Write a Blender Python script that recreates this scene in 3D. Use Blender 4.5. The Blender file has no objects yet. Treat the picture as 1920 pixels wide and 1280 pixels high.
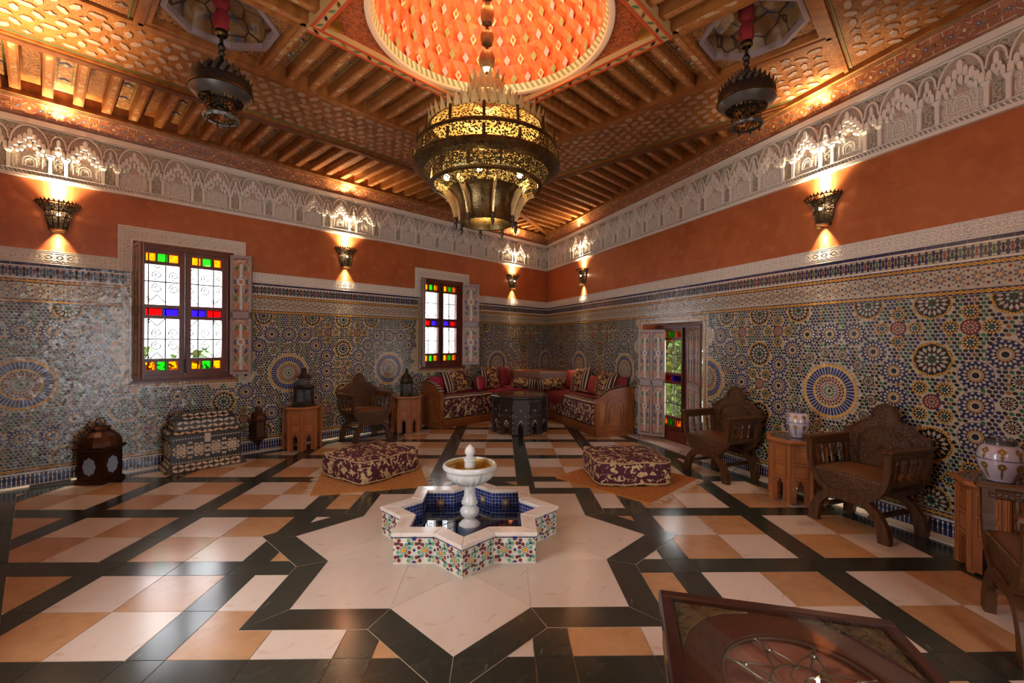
import bpy, math, random
from mathutils import Matrix, Vector
# ---------------------------------------------------------------- light levels
EXPOSURE = 0.72
WORLD_STR = 6.5
SC_UP, SC_DN = 420.0, 50.0
CH_PT, DOME_PT = 2.6, 18.0
FILLWIN = [(3.4, 4.6, .6, 2.5)]                           # unseen opening added behind the viewer for daylight fill
REARWIN = [(-7.1, -5.9, .05, 2.3)]                        # glazed door in the side wall facing the near window
R_ = math.radians
random.seed(7)
sc = bpy.context.scene
COL = sc.collection
# ---------------------------------------------------------------- camera
cam_d = bpy.data.cameras.new('camera'); cam_d.lens = 848.886 / 1920 * 36; cam_d.sensor_width = 36
cam_d.clip_start = .02
cam = bpy.data.objects.new('camera', cam_d); COL.objects.link(cam); sc.camera = cam
cam.matrix_world = Matrix.Translation((0, 0, 1.4)) @ Matrix.Rotation(R_(-1.28), 4, 'Z') @ Matrix.Rotation(R_(90), 4, 'X') @ Matrix.Rotation(.005, 4, 'Z')
# ---------------------------------------------------------------- world, exposure
W = bpy.data.worlds.new('world'); sc.world = W; W.use_nodes = True
wb = W.node_tree.nodes['Background']; wb.inputs[0].default_value = (.92, .96, 1, 1); wb.inputs[1].default_value = WORLD_STR
vs = sc.view_settings; vs.view_transform = 'Standard'; vs.look = 'None'; vs.gamma = 1; vs.use_curve_mapping = False
vs.exposure = EXPOSURE
sc.cycles.use_denoising = True; sc.cycles.adaptive_threshold = .025
sc.cycles.max_bounces = 6; sc.cycles.diffuse_bounces = 3; sc.cycles.glossy_bounces = 3; sc.cycles.transparent_max_bounces = 10
sc.cycles.sample_clamp_indirect = 6; sc.cycles.caustics_reflective = False; sc.cycles.caustics_refractive = False
# ---------------------------------------------------------------- frames of the room
K = Vector((.974, 9.893, 0))
uL = Vector((-.70598, -.70823, 0)); nL = Vector((.70823, -.70598, 0))
uR = Vector((.31746, -.94827, 0)); nRi = Vector((-.94827, -.31746, 0))   # nRi: into the room
def frame(x, y, o=K):
    m = Matrix.Identity(4)
    for i in range(3): m[i][0] = x[i]; m[i][1] = y[i]; m[i][3] = o[i]
    return m
ML = frame(uL, nL); MR = frame(-uR, nRi)      # right wall: local x = -s
RX, RY = uR.dot(uL), uR.dot(nL)               # right wall direction inside ML
LENL, REAR = 8.05, 7.76
LENR = REAR / RY
CORN = Vector((LENL, REAR, 0))
MB_ = frame(nL, -uL, K + uL * LENL)           # back wall: x = along nL, y into the room
MC_ = frame(-uL, -nL, K + nL * REAR)          # rear wall: local x = -(distance along uL)
def ml(x, y, z=0): return K + uL * x + nL * y + Vector((0, 0, z))
def pr(s, d, z=0): return K + uR * s + nRi * d + Vector((0, 0, z))
# ---------------------------------------------------------------- lights of the room (window portals)
def portal(M, x0, x1, z0, z1, y):
    d = bpy.data.lights.new('window_portal', 'AREA'); d.shape = 'RECTANGLE'; d.size = x1 - x0; d.size_y = z1 - z0; d.cycles.is_portal = True
    o = bpy.data.objects.new('window_portal', d); COL.objects.link(o)
    o.matrix_world = M @ Matrix.Translation(((x0 + x1) / 2, y, (z0 + z1) / 2)) @ Matrix.Rotation(R_(90), 4, 'X')
portal(ML, 6.06, 6.97, .98, 2.42, -.22); portal(ML, 2.39, 3.27, .98, 2.42, -.22); portal(MR, -4.6, -3.5, .05, 1.62, -.34)
for a in FILLWIN: portal(MB_, a[0], a[1], a[2], a[3], -.2)
for a in REARWIN: portal(MC_, a[0], a[1], a[2], a[3], -.2)
def lamp(name, kind, loc, power, col, size=.02, M=None, **kw):
    d = bpy.data.lights.new(name, kind); d.energy = power; d.color = col
    if kind in ('POINT', 'SPOT'): d.shadow_soft_size = size
    for k, v in kw.items(): setattr(d, k, v)
    o = bpy.data.objects.new(name, d); COL.objects.link(o)
    o.matrix_world = M if M else Matrix.Translation(loc)
    return o
# ---------------------------------------------------------------- mesh helpers
class MB:
    def __init__(s): s.v = []; s.f = []; s.m = []; s.T = None
    def add(s, vs, fs, mi=0):
        n = len(s.v)
        if s.T is not None: vs = [tuple(s.T @ Vector(p)) for p in vs]
        s.v += vs; s.f += [tuple(i + n for i in f) for f in fs]
        s.m += [mi] * len(fs) if isinstance(mi, int) else list(mi)
    def box(s, x0, x1, y0, y1, z0, z1, mi=0):
        s.add([(x, y, z) for z in (z0, z1) for y in (y0, y1) for x in (x0, x1)],
              [(0, 2, 3, 1), (4, 5, 7, 6), (0, 1, 5, 4), (2, 6, 7, 3), (0, 4, 6, 2), (1, 3, 7, 5)], mi)
    def bevbox(s, x0, x1, y0, y1, z0, z1, b=.01, mi=0):
        # box whose top and bottom edges are chamfered
        def rg(i, z): return [(x0 + i, y0 + i, z), (x1 - i, y0 + i, z), (x1 - i, y1 - i, z), (x0 + i, y1 - i, z)]
        s.loft([rg(b, z0), rg(0, z0 + b), rg(0, z1 - b), rg(b, z1)], mi=mi)
    def loft(s, rings, closed=True, caps=True, mi=0):
        n = len(rings[0]); vs = [p for r in rings for p in r]; fs = []
        for j in range(len(rings) - 1):
            for i in range(n if closed else n - 1):
                k = (i + 1) % n; fs.append((j * n + i, j * n + k, (j + 1) * n + k, (j + 1) * n + i))
        if caps: fs += [tuple(range(n - 1, -1, -1)), tuple(range((len(rings) - 1) * n, len(rings) * n))]
        s.add(vs, fs, mi)
    def lathe(s, prof, n=24, c=(0, 0), mi=0, mod=None, caps=True, ph=0, fm=None):
        rings = []
        for j, (r, z) in enumerate(prof):
            rings.append([(c[0] + (mod(r, z, t, j) if mod else r) * math.cos(t), c[1] + (mod(r, z, t, j) if mod else r) * math.sin(t), z)
                          for t in [ph + 2 * math.pi * i / n for i in range(n)]])
        if fm:
            m = [fm(i, j) for j in range(len(prof) - 1) for i in range(n)] + ([mi, mi] if caps else [])
        else: m = mi
        s.loft(rings, True, caps, m)
    def tube(s, path, r, n=6, mi=0, caps=True):
        P = [Vector(p) for p in path]; rings = []
        for i, p in enumerate(P):
            d = (P[min(i + 1, len(P) - 1)] - P[max(i - 1, 0)])
            if d.length < 1e-9: d = Vector((0, 0, 1))
            d.normalize(); up = Vector((0, 0, 1)) if abs(d.z) < .9 else Vector((1, 0, 0))
            a = d.cross(up).normalized(); b = d.cross(a)
            rr = r[i] if isinstance(r, (list, tuple)) else r
            rings.append([tuple(p + a * rr * math.cos(2 * math.pi * k / n) + b * rr * math.sin(2 * math.pi * k / n)) for k in range(n)])
        s.loft(rings, True, caps, mi)
    def prism(s, poly, y0, y1, mi=0, axis='y'):
        # polygon in (x,z) extruded along y, or (x,y) along z
        n = len(poly)
        if axis == 'y': vs = [(x, y0, z) for x, z in poly] + [(x, y1, z) for x, z in poly]
        elif axis == 'z': vs = [(x, z, y0) for x, z in poly] + [(x, z, y1) for x, z in poly]
        else: vs = [(y0, x, z) for x, z in poly] + [(y1, x, z) for x, z in poly]
        s.add(vs, [tuple(range(n)), tuple(range(2 * n - 1, n - 1, -1))] + [((i + 1) % n, i, n + i, n + (i + 1) % n) for i in range(n)], mi)
    def strip(s, path, w, y0, y1, mi=0):
        # flat bar of width w following a path in (x,z), extruded in y; w may be a list
        L = []; Rr = []
        for i, (x, z) in enumerate(path):
            a = path[max(i - 1, 0)]; b = path[min(i + 1, len(path) - 1)]
            dx, dz = b[0] - a[0], b[1] - a[1]; l = math.hypot(dx, dz) or 1; ww = (w[i] if isinstance(w, list) else w) / 2
            L.append((x - dz / l * ww, z + dx / l * ww)); Rr.append((x + dz / l * ww, z - dx / l * ww))
        rings = [[(L[i][0], y0, L[i][1]), (Rr[i][0], y0, Rr[i][1]), (Rr[i][0], y1, Rr[i][1]), (L[i][0], y1, L[i][1])] for i in range(len(path))]
        s.loft(rings, True, True, mi)
    def poly(s, pts, mi=0): s.add(list(pts), [tuple(range(len(pts)))], mi)
    def sphere(s, c, r, nu=12, nv=8, mi=0, sz=1):
        s.lathe([(max(1e-4, r * math.sin(math.pi * j / nv)), c[2] - r * sz * math.cos(math.pi * j / nv)) for j in range(nv + 1)], nu, c[:2], mi, caps=False)
def mesh(name, mb, mats, smooth=False):
    me = bpy.data.meshes.new(name); me.from_pydata(mb.v, [], mb.f)
    for m in (mats if isinstance(mats, (list, tuple)) else [mats]): me.materials.append(m)
    if mb.m: me.polygons.foreach_set('material_index', mb.m)
    if smooth: me.polygons.foreach_set('use_smooth', [True] * len(me.polygons))
    me.update()
    if smooth:
        try: me.set_sharp_from_angle(angle=R_(40))
        except Exception: pass
    return me
def link(name, data, parent=None, M=None):
    o = bpy.data.objects.new(name, data); COL.objects.link(o)
    if parent is not None: o.parent = parent
    if M is not None: o.matrix_local = M
    return o
def obj(name, mb, mats, parent=None, M=None, smooth=False, kind=None, label=None):
    o = link(name, mesh(name, mb, mats, smooth), parent, M)
    if kind: o['kind'] = kind
    if label: o['label'] = label
    return o
def tag(o, label, cat, group=None):
    o['label'] = label; o['category'] = cat
    if group: o['group'] = group
    return o
def thing(name, label, cat, M, group=None):
    o = bpy.data.objects.new(name, None); COL.objects.link(o); o.matrix_world = M; o.empty_display_size = .1
    return tag(o, label, cat, group)
def copy_tree(o, M=None, parent=None):
    c = o.copy(); COL.objects.link(c)
    if parent is not None: c.parent = parent
    if M is not None: c.matrix_world = M
    for ch in list(o.children): copy_tree(ch, None, c)
    return c
def structure(o, label=None):
    o['kind'] = 'structure'
    if label: o['label'] = label
    return o
def at(p, ang=0): return Matrix.Translation(p) @ Matrix.Rotation(ang, 4, 'Z')
# ---------------------------------------------------------------- materials
def mat(name, col, rough=.5, metal=0, mix=(), bump=(), jit=None, coat=0, spec=.5, alpha_tex=None, emit=None, objrand=0, coord='Object', scale=(1, 1, 1), rvar=0):
    m = bpy.data.materials.new(name); m.use_nodes = True; nt = m.node_tree; N = nt.nodes; Lk = nt.links
    b = N['Principled BSDF']; out = N['Material Output']
    tc = N.new('ShaderNodeTexCoord'); mp = N.new('ShaderNodeMapping'); mp.inputs['Scale'].default_value = scale
    Lk.new(tc.outputs[coord], mp.inputs[0]); vec = mp.outputs[0]
    def tex(kind, sc_, det=2, dist=0):
        if kind.startswith('vor'):
            t = N.new('ShaderNodeTexVoronoi'); t.inputs['Scale'].default_value = sc_
            if kind == 'voredge': t.feature = 'DISTANCE_TO_EDGE'
            Lk.new(vec, t.inputs['Vector']); return t.outputs['Color'] if kind == 'vorcol' else t.outputs['Distance']
        if kind in ('wavex', 'wavey', 'wavez', 'rings'):
            t = N.new('ShaderNodeTexWave'); t.inputs['Scale'].default_value = sc_; t.inputs['Distortion'].default_value = dist; t.inputs['Detail'].default_value = det
            if kind == 'rings': t.wave_type = 'RINGS'; t.rings_direction = 'Z'
            else: t.bands_direction = kind[-1].upper()
            Lk.new(vec, t.inputs['Vector']); return t.outputs['Fac']
        if kind == 'checker':
            t = N.new('ShaderNodeTexChecker'); t.inputs['Scale'].default_value = sc_; Lk.new(vec, t.inputs['Vector']); return t.outputs['Fac']
        t = N.new('ShaderNodeTexNoise'); t.inputs['Scale'].default_value = sc_; t.inputs['Detail'].default_value = det; t.inputs['Distortion'].default_value = dist
        Lk.new(vec, t.inputs['Vector']); return t.outputs['Fac']
    def rng(s, lo, hi):
        r = N.new('ShaderNodeMapRange'); r.inputs['From Min'].default_value = lo; r.inputs['From Max'].default_value = hi; Lk.new(s, r.inputs['Value']); return r.outputs[0]
    cs = N.new('ShaderNodeRGB'); cs.outputs[0].default_value = (*col, 1); cur = cs.outputs[0]
    for (kind, sc_, c2, lo, hi, *ex) in mix:
        f = rng(tex(kind, sc_, *(ex or [2])), lo, hi)
        mx = N.new('ShaderNodeMix'); mx.data_type = 'RGBA'; Lk.new(f, mx.inputs[0]); Lk.new(cur, mx.inputs[6]); mx.inputs[7].default_value = (*c2, 1); cur = mx.outputs[2]
    if objrand:
        oi = N.new('ShaderNodeObjectInfo'); r = N.new('ShaderNodeMapRange'); r.inputs['To Min'].default_value = 1 - objrand; r.inputs['To Max'].default_value = 1 + objrand
        Lk.new(oi.outputs['Random'], r.inputs['Value']); hs = N.new('ShaderNodeHueSaturation'); Lk.new(r.outputs[0], hs.inputs['Value']); Lk.new(cur, hs.inputs['Color']); cur = hs.outputs[0]
    Lk.new(cur, b.inputs['Base Color'])
    b.inputs['Roughness'].default_value = rough; b.inputs['Metallic'].default_value = metal
    b.inputs['Specular IOR Level'].default_value = spec
    if coat: b.inputs['Coat Weight'].default_value = coat; b.inputs['Coat Roughness'].default_value = .08
    if rvar:
        r = N.new('ShaderNodeMapRange'); r.inputs['To Min'].default_value = max(0, rough - rvar); r.inputs['To Max'].default_value = rough + rvar
        Lk.new(tex('noise', 3, 4), r.inputs['Value']); Lk.new(r.outputs[0], b.inputs['Roughness'])
    nrm = None
    for (kind, sc_, st, di, *ex) in bump:
        bn = N.new('ShaderNodeBump'); bn.inputs['Strength'].default_value = st; bn.inputs['Distance'].default_value = di
        Lk.new(tex(kind, sc_, *(ex or [2])), bn.inputs['Height'])
        if nrm: Lk.new(nrm, bn.inputs['Normal'])
        nrm = bn.outputs[0]
    if jit:
        c = tex('vorcol', jit[0]); sub = N.new('ShaderNodeVectorMath'); sub.operation = 'SUBTRACT'; Lk.new(c, sub.inputs[0]); sub.inputs[1].default_value = (.5, .5, .5)
        scl = N.new('ShaderNodeVectorMath'); scl.operation = 'SCALE'; scl.inputs['Scale'].default_value = jit[1]; Lk.new(sub.outputs[0], scl.inputs[0])
        g = N.new('ShaderNodeNewGeometry'); ad = N.new('ShaderNodeVectorMath'); Lk.new(scl.outputs[0], ad.inputs[0]); Lk.new(nrm or g.outputs['Normal'], ad.inputs[1])
        nn = N.new('ShaderNodeVectorMath'); nn.operation = 'NORMALIZE'; Lk.new(ad.outputs[0], nn.inputs[0]); nrm = nn.outputs[0]
    if nrm: Lk.new(nrm, b.inputs['Normal'])
    if emit: b.inputs['Emission Color'].default_value = (*emit[0], 1); b.inputs['Emission Strength'].default_value = emit[1]
    if alpha_tex:   # pierced metal: holes where the texture lies between lo and hi
        kind, sc_, lo, hi = alpha_tex
        f = rng(tex(kind, sc_), lo, hi); tr = N.new('ShaderNodeBsdfTransparent'); ms = N.new('ShaderNodeMixShader')
        Lk.new(f, ms.inputs[0]); Lk.new(b.outputs[0], ms.inputs[1]); Lk.new(tr.outputs[0], ms.inputs[2]); Lk.new(ms.outputs[0], out.inputs[0])
    return m
def glass(name, col, gloss=.06, rough=.03, swirl=0, tl=0):
    m = bpy.data.materials.new(name); m.use_nodes = True; nt = m.node_tree; N = nt.nodes; Lk = nt.links
    for n in list(N):
        if n.type != 'OUTPUT_MATERIAL': N.remove(n)
    out = N['Material Output']; tr = N.new('ShaderNodeBsdfTransparent'); tr.inputs[0].default_value = (*col, 1)
    gl = N.new('ShaderNodeBsdfGlossy'); gl.inputs['Roughness'].default_value = rough
    if swirl:
        tc = N.new('ShaderNodeTexCoord'); t = N.new('ShaderNodeTexNoise'); t.inputs['Scale'].default_value = swirl; t.inputs['Distortion'].default_value = 2
        Lk.new(tc.outputs['Object'], t.inputs['Vector']); r = N.new('ShaderNodeMapRange'); r.inputs['To Min'].default_value = .35; r.inputs['To Max'].default_value = 1.25; Lk.new(t.outputs['Fac'], r.inputs['Value'])
        hs = N.new('ShaderNodeHueSaturation'); hs.inputs['Color'].default_value = (*col, 1); Lk.new(r.outputs[0], hs.inputs['Value']); Lk.new(hs.outputs[0], tr.inputs[0])
    last = tr
    if tl:
        df = N.new('ShaderNodeBsdfTranslucent'); df.inputs[0].default_value = (*col, 1); m2 = N.new('ShaderNodeMixShader'); m2.inputs[0].default_value = tl
        Lk.new(tr.outputs[0], m2.inputs[1]); Lk.new(df.outputs[0], m2.inputs[2]); last = m2
    ms = N.new('ShaderNodeMixShader'); ms.inputs[0].default_value = gloss; Lk.new(last.outputs[0], ms.inputs[1]); Lk.new(gl.outputs[0], ms.inputs[2]); Lk.new(ms.outputs[0], out.inputs[0])
    return m
# ================================================================= materials
M = {}
M['plaster'] = mat('tadelakt_orange', (.44, .128, .042), .38, mix=[('noise', 2.2, (.35, .095, .030), .35, .7, 5), ('noise', 9, (.50, .16, .055), .5, .8, 4)], bump=[('noise', 6, .12, .02, 4)], spec=.35)
M['stucco'] = mat('carved_stucco', (.72, .66, .57), .75, mix=[('voredge', 55, (.36, .28, .20), .10, .0)], bump=[('voredge', 55, .9, .006), ('noise', 90, .3, .003)])
M['stucco_plain'] = mat('plain_stucco', (.78, .71, .62), .7, bump=[('noise', 60, .15, .003)])
M['stucco_pink'] = mat('pink_stucco', (.62, .45, .34), .75, mix=[('voredge', 48, (.40, .29, .20), .09, .0)], bump=[('voredge', 48, .9, .006)])
M['stucco_lattice'] = mat('pierced_stucco', (.56, .48, .37), .8, mix=[('vor', 75, (.27, .22, .15), .45, .75)], bump=[('vor', 75, .9, .006)])
TJ = (38, .09)
def tile(n, c, r=.24): return mat('zellige_' + n, c, r, mix=[('noise', 30, tuple(x * .7 for x in c), .4, .75)], jit=TJ, spec=.6)
TILE = ['cream', 'navy', 'black', 'yellow', 'green', 'red', 'ochre', 'white', 'cobalt', 'lightgreen']
TM = [tile('cream', (.48, .42, .315)), tile('navy', (.014, .020, .085)), tile('black', (.014, .013, .016)), tile('yellow', (.66, .34, .03)),
      tile('green', (.025, .13, .065)), tile('red', (.20, .030, .022)), tile('ochre', (.27, .12, .03)), tile('white', (.72, .66, .56)), tile('cobalt', (.02, .04, .22)), tile('lightgreen', (.13, .36, .22))]
CRM, NAVY, BLK, YEL, GRN, RED, OCH, WHT, COB, LGR = range(10)
M['cream_marble'] = mat('cream_marble', (.66, .555, .46), .20, mix=[('noise', 1.6, (.58, .46, .36), .45, .75, 6, 1.5), ('noise', 5, (.58, .44, .33), .62, .70, 8, 3)], objrand=.07, spec=.75, rvar=.05)
M['tan_marble'] = mat('tan_marble', (.50, .275, .125), .21, mix=[('noise', 14, (.42, .22, .095), .4, .75, 8), ('noise', 2.5, (.58, .34, .17), .5, .8, 4)], objrand=.08, spec=.75, rvar=.05)
M['dark_marble'] = mat('dark_green_marble', (.032, .035, .026), .17, mix=[('noise', 7, (.055, .06, .046), .5, .85, 8, 2), ('noise', 3, (.13, .13, .10), .69, .74, 9, 4)], objrand=.12, spec=.75, rvar=.05)
M['grout'] = mat('floor_grout', (.50, .40, .28), .6)
WD = (.27, .095, .021)
M['wood_carved'] = mat('carved_cedar', WD, .45, mix=[('voredge', 42, (.08, .022, .006), .07, .0), ('noise', 5, (.36, .135, .03), .4, .8)], bump=[('voredge', 42, .9, .008), ('noise', 60, .3, .004)], spec=.4)
M['wood'] = mat('cedar', (.33, .115, .025), .40, mix=[('wavex', 3, (.25, .082, .018), .2, .9, 3, 6), ('noise', 20, (.22, .07, .015), .55, .8, 4)], bump=[('noise', 40, .15, .003)], spec=.4)
M['wood_dark'] = mat('dark_cedar', (.15, .05, .016), .5, mix=[('noise', 14, (.09, .028, .009), .4, .7, 4)], bump=[('noise', 40, .2, .003)])
M['wood_paint'] = mat('painted_cedar', (.44, .19, .055), .45, mix=[('vor', 13, (.13, .12, .18), .30, .12), ('voredge', 13, (.20, .062, .015), .05, .0), ('noise', 24, (.56, .36, .17), .56, .62, 3)], bump=[('voredge', 13, .4, .004)])
M['wood_scroll'] = mat('scroll_carved_cedar', (.40, .16, .042), .45, mix=[('noise', 26, (.055, .02, .008), .52, .60, 3, 3)], bump=[('noise', 26, 1, .012, 3, 3)])
M['cornice'] = mat('cornice_red_cedar', (.30, .085, .022), .42, mix=[('voredge', 34, (.12, .030, .010), .07, .0), ('noise', 16, (.36, .13, .035), .5, .7)], bump=[('voredge', 34, .5, .005)])
M['boss'] = mat('lattice_boss', (.42, .19, .065), .38, mix=[('noise', 60, (.30, .23, .20), .52, .62, 3), ('noise', 4, (.34, .13, .033), .4, .7)], bump=[('noise', 50, .3, .004)], objrand=.15)
M['paint_green'] = mat('green_paint', (.10, .16, .06), .5); M['paint_cream'] = mat('cream_paint', (.62, .48, .30), .55)
M['paint_blue'] = mat('blue_paint', (.06, .07, .16), .5); M['paint_red'] = mat('red_paint', (.55, .07, .02), .45); M['gold'] = mat('gold_leaf', (.75, .45, .08), .3, 1)
M['spandrel'] = mat('red_carved_spandrel', (.50, .105, .022), .45, mix=[('noise', 22, (.20, .030, .010), .50, .58, 3, 3), ('vor', 9, (.60, .36, .07), .12, .06)], bump=[('noise', 22, 1, .015, 3, 3)])
M['dome_a'] = mat('dome_orange', (.70, .140, .034), .5, mix=[('noise', 14, (.56, .12, .025), .45, .65, 4)], bump=[('noise', 25, .3, .006)])
M['dome_b'] = mat('dome_red', (.58, .090, .022), .5, mix=[('noise', 12, (.72, .24, .06), .5, .7, 4)], bump=[('noise', 25, .3, .006)])
M['dome_w'] = mat('dome_white_paint', (.80, .55, .36), .5); M['frame_ochre'] = mat('ochre_frame_paint', (.58, .34, .13), .5); M['dome_g'] = mat('dome_green_paint', (.22, .26, .10), .5); M['dome_s'] = mat('dome_slate_paint', (.33, .34, .36), .5)
M['lilac'] = mat('lilac_paint', (.26, .18, .18), .45)
M['boss_top'] = mat('lattice_boss_paint', (.33, .235, .19), .4, mix=[('noise', 55, (.22, .19, .22), .5, .6, 3), ('noise', 4, (.38, .20, .10), .5, .7)], objrand=.15)
M['skyglass'] = mat('painted_skylight', (.20, .10, .035), .35, mix=[('vor', 9, (.07, .075, .11), .40, .2), ('noise', 13, (.27, .17, .09), .5, .6, 4), ('voredge', 6, (.05, .018, .008), .05, .02)])
M['brass'] = mat('aged_brass', (.16, .105, .042), .38, 1, mix=[('noise', 18, (.06, .038, .018), .4, .7, 4)], bump=[('voredge', 60, .5, .004)])
M['brass_bright'] = mat('bright_brass', (.55, .37, .16), .38, .75, mix=[('noise', 20, (.40, .23, .08), .4, .7, 4)], bump=[('voredge', 50, .4, .004)])
M['pierced'] = mat('pierced_brass', (.13, .10, .04), .4, 1, alpha_tex=('vor', 70, .47, .52))
M['pierced_dark'] = mat('pierced_dark_brass', (.12, .08, .035), .45, 1, alpha_tex=('vor', 75, .45, .50))
M['gilt_crown'] = mat('gilt_crown', (.68, .45, .17), .36, .4, mix=[('voredge', 60, (.20, .11, .035), .05, .0), ('noise', 20, (.52, .32, .11), .4, .7, 4)])
M['bead_brass'] = mat('stem_bead_brass', (.30, .20, .085), .34, .8, mix=[('noise', 20, (.18, .11, .045), .4, .7, 4)])
M['iron'] = mat('dark_iron', (.035, .028, .024), .5, .7)
M['bronze_dark'] = mat('dark_bronze', (.045, .032, .022), .48, .8, bump=[('voredge', 70, .6, .004)])
M['velvet'] = mat('red_velvet_sleeve', (.20, .006, .008), .85)
M['bulb'] = mat('lamp_bulb', (1, .8, .5), .5, emit=((1, .72, .34), 25))
M['frame'] = mat('red_brown_joinery', (.145, .032, .018), .32, mix=[('noise', 12, (.10, .022, .012), .4, .7)], spec=.4)
M['clear'] = glass('clear_pane', (.97, .97, .97)); M['amber'] = glass('amber_pane', (1, .36, .015), swirl=28); M['gpane'] = glass('green_pane', (.06, .72, .06), swirl=28)
M['rpane'] = glass('red_pane', (.85, .02, .03), swirl=28); M['bpane'] = glass('blue_pane', (.10, .05, .72), swirl=28)
M['tabletop_glass'] = glass('table_glass', (.93, .94, .93), .055, .01)
M['shutter_paint'] = mat('painted_shutter', (.30, .20, .15), .4, mix=[('noise', 16, (.42, .13, .05), .53, .57, 3, 2), ('noise', 21, (.13, .17, .22), .62, .65, 3, 2), ('voredge', 12, (.62, .55, .46), .05, .0)], scale=(1, 1, .7))
M['shutter_frame'] = mat('shutter_frame_paint', (.40, .36, .36), .4, mix=[('wavez', 14, (.22, .17, .16), .4, .6)])
M['mint'] = mat('pale_blue_paint', (.52, .58, .56), .4); M['terracotta'] = mat('terracotta_paint', (.48, .16, .06), .45)
# ================================================================= floor
def clip_poly(P, poly):           # convex clip of P by convex ccw polygon
    for i in range(len(poly)):
        a, b = poly[i], poly[(i + 1) % len(poly)]; out = []
        def sd(p): return (b[0] - a[0]) * (p[1] - a[1]) - (b[1] - a[1]) * (p[0] - a[0])
        for k in range(len(P)):
            p, q = P[k], P[(k + 1) % len(P)]; sp, sq = sd(p), sd(q)
            if sp >= 0: out.append(p)
            if sp * sq < 0:
                t = sp / (sp - sq); out.append((p[0] + (q[0] - p[0]) * t, p[1] + (q[1] - p[1]) * t))
        P = out
        if len(P) < 3: return []
    return P
def area(P): return abs(sum(P[i][0] * P[(i + 1) % len(P)][1] - P[(i + 1) % len(P)][0] * P[i][1] for i in range(len(P)))) / 2
def ccw(P):
    s = sum(P[i][0] * P[(i + 1) % len(P)][1] - P[(i + 1) % len(P)][0] * P[i][1] for i in range(len(P)))
    return P if s > 0 else P[::-1]
def inset_room(dl, dr, db, dc):   # room quad in world xy with insets from left/right/back/rear walls
    def mlp(x, y): p = ml(x, y); return (p.x, p.y)
    nx, ny = -RY, RX              # outward normal of the right wall inside ML is (-RY,RX); room lies on the + side of (RY,-RX)
    def right_x(y): return y * RX / RY + dr / RY
    return ccw([mlp(right_x(dl), dl), mlp(LENL - db, dl), mlp(LENL - db, REAR - dc), mlp(right_x(REAR - dc), REAR - dc)])
room0 = inset_room(0, 0, 0, 0); room1 = inset_room(.09, .13, .07, .07); room2 = inset_room(.26, .30, .235, .3)
mb = MB(); mb.prism(inset_room(-.3, -.3, -.3, -.3), -.15, -.004, axis='z')
floor = structure(obj('floor', mb, M['grout']), 'polished marble floor of cream, tan and dark green tiles')
tiles = []; bands = []
PX, PY, PER, BW = .239, 2.820, .8945, .172
g = .0021
for i in range(-9, 9):
    for j in range(-8, 10):
        x0, y0 = PX + i * PER + BW / 2, PY + j * PER + BW / 2; c = PER - BW; hc = c / 2
        for a in (0, 1):
            for b in (0, 1):
                P = [(x0 + a * hc + g, y0 + b * hc + g), (x0 + (a + 1) * hc - g, y0 + b * hc + g), (x0 + (a + 1) * hc - g, y0 + (b + 1) * hc - g), (x0 + a * hc + g, y0 + (b + 1) * hc - g)]
                tiles.append((P, 'cream_marble' if a != b else 'tan_marble'))
            bands.append(([(x0 + a * hc + g, y0 - BW + g), (x0 + (a + 1) * hc - g, y0 - BW + g), (x0 + (a + 1) * hc - g, y0 - g), (x0 + a * hc + g, y0 - g)], 'dark_marble'))
            bands.append(([(x0 - BW + g, y0 + a * hc + g), (x0 - g, y0 + a * hc + g), (x0 - g, y0 + (a + 1) * hc - g), (x0 - BW + g, y0 + (a + 1) * hc - g)], 'dark_marble'))
        bands.append(([(x0 - BW + g, y0 - BW + g), (x0 - g, y0 - BW + g), (x0 - g, y0 - g), (x0 - BW + g, y0 - g)], 'dark_marble'))
CAMF = (Vector((math.sin(R_(1.28)), math.cos(R_(1.28)))))
def in_view(P):
    for p in P:
        z = p[0] * CAMF.x + p[1] * CAMF.y; x = p[0] * CAMF.y - p[1] * CAMF.x
        if z > .3 and abs(x / z) < 1.16 and 1.4 / z < .78: return True
    return False
def lay(lst, name, clip, zt=0.0):
    A = []
    for P, m in lst:
        Q = clip_poly(P, clip) if clip else P
        if len(Q) >= 3 and area(Q) > 2e-5: A.append((Q, m))
    def key(t):
        P = t[0]; cx = sum(p[0] for p in P) / len(P); cy = sum(p[1] for p in P) / len(P)
        return -area(P) / max(.05, (cx * cx + cy * cy)) ** 1.5 if in_view(P) else 1
    A.sort(key=key); rest = MB(); ms = []
    for k, (P, m) in enumerate(A):
        if k < 280 and in_view(P):
            cx = sum(p[0] for p in P) / len(P); cy = sum(p[1] for p in P) / len(P)
            b_ = MB(); b_.prism([(p[0] - cx, p[1] - cy) for p in P], -.006, zt, axis='z'); obj(name, b_, M[m], floor, Matrix.Translation((cx, cy, 0)))
        else:
            if m not in ms: ms.append(m)
            rest.prism(P, -.006, zt, ms.index(m), axis='z')
    if rest.v: obj(name + '_rest', rest, [M[m] for m in ms], floor, kind='stuff')
lay(tiles, 'floor_tile', room2); lay(bands, 'floor_band', room2)
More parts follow.
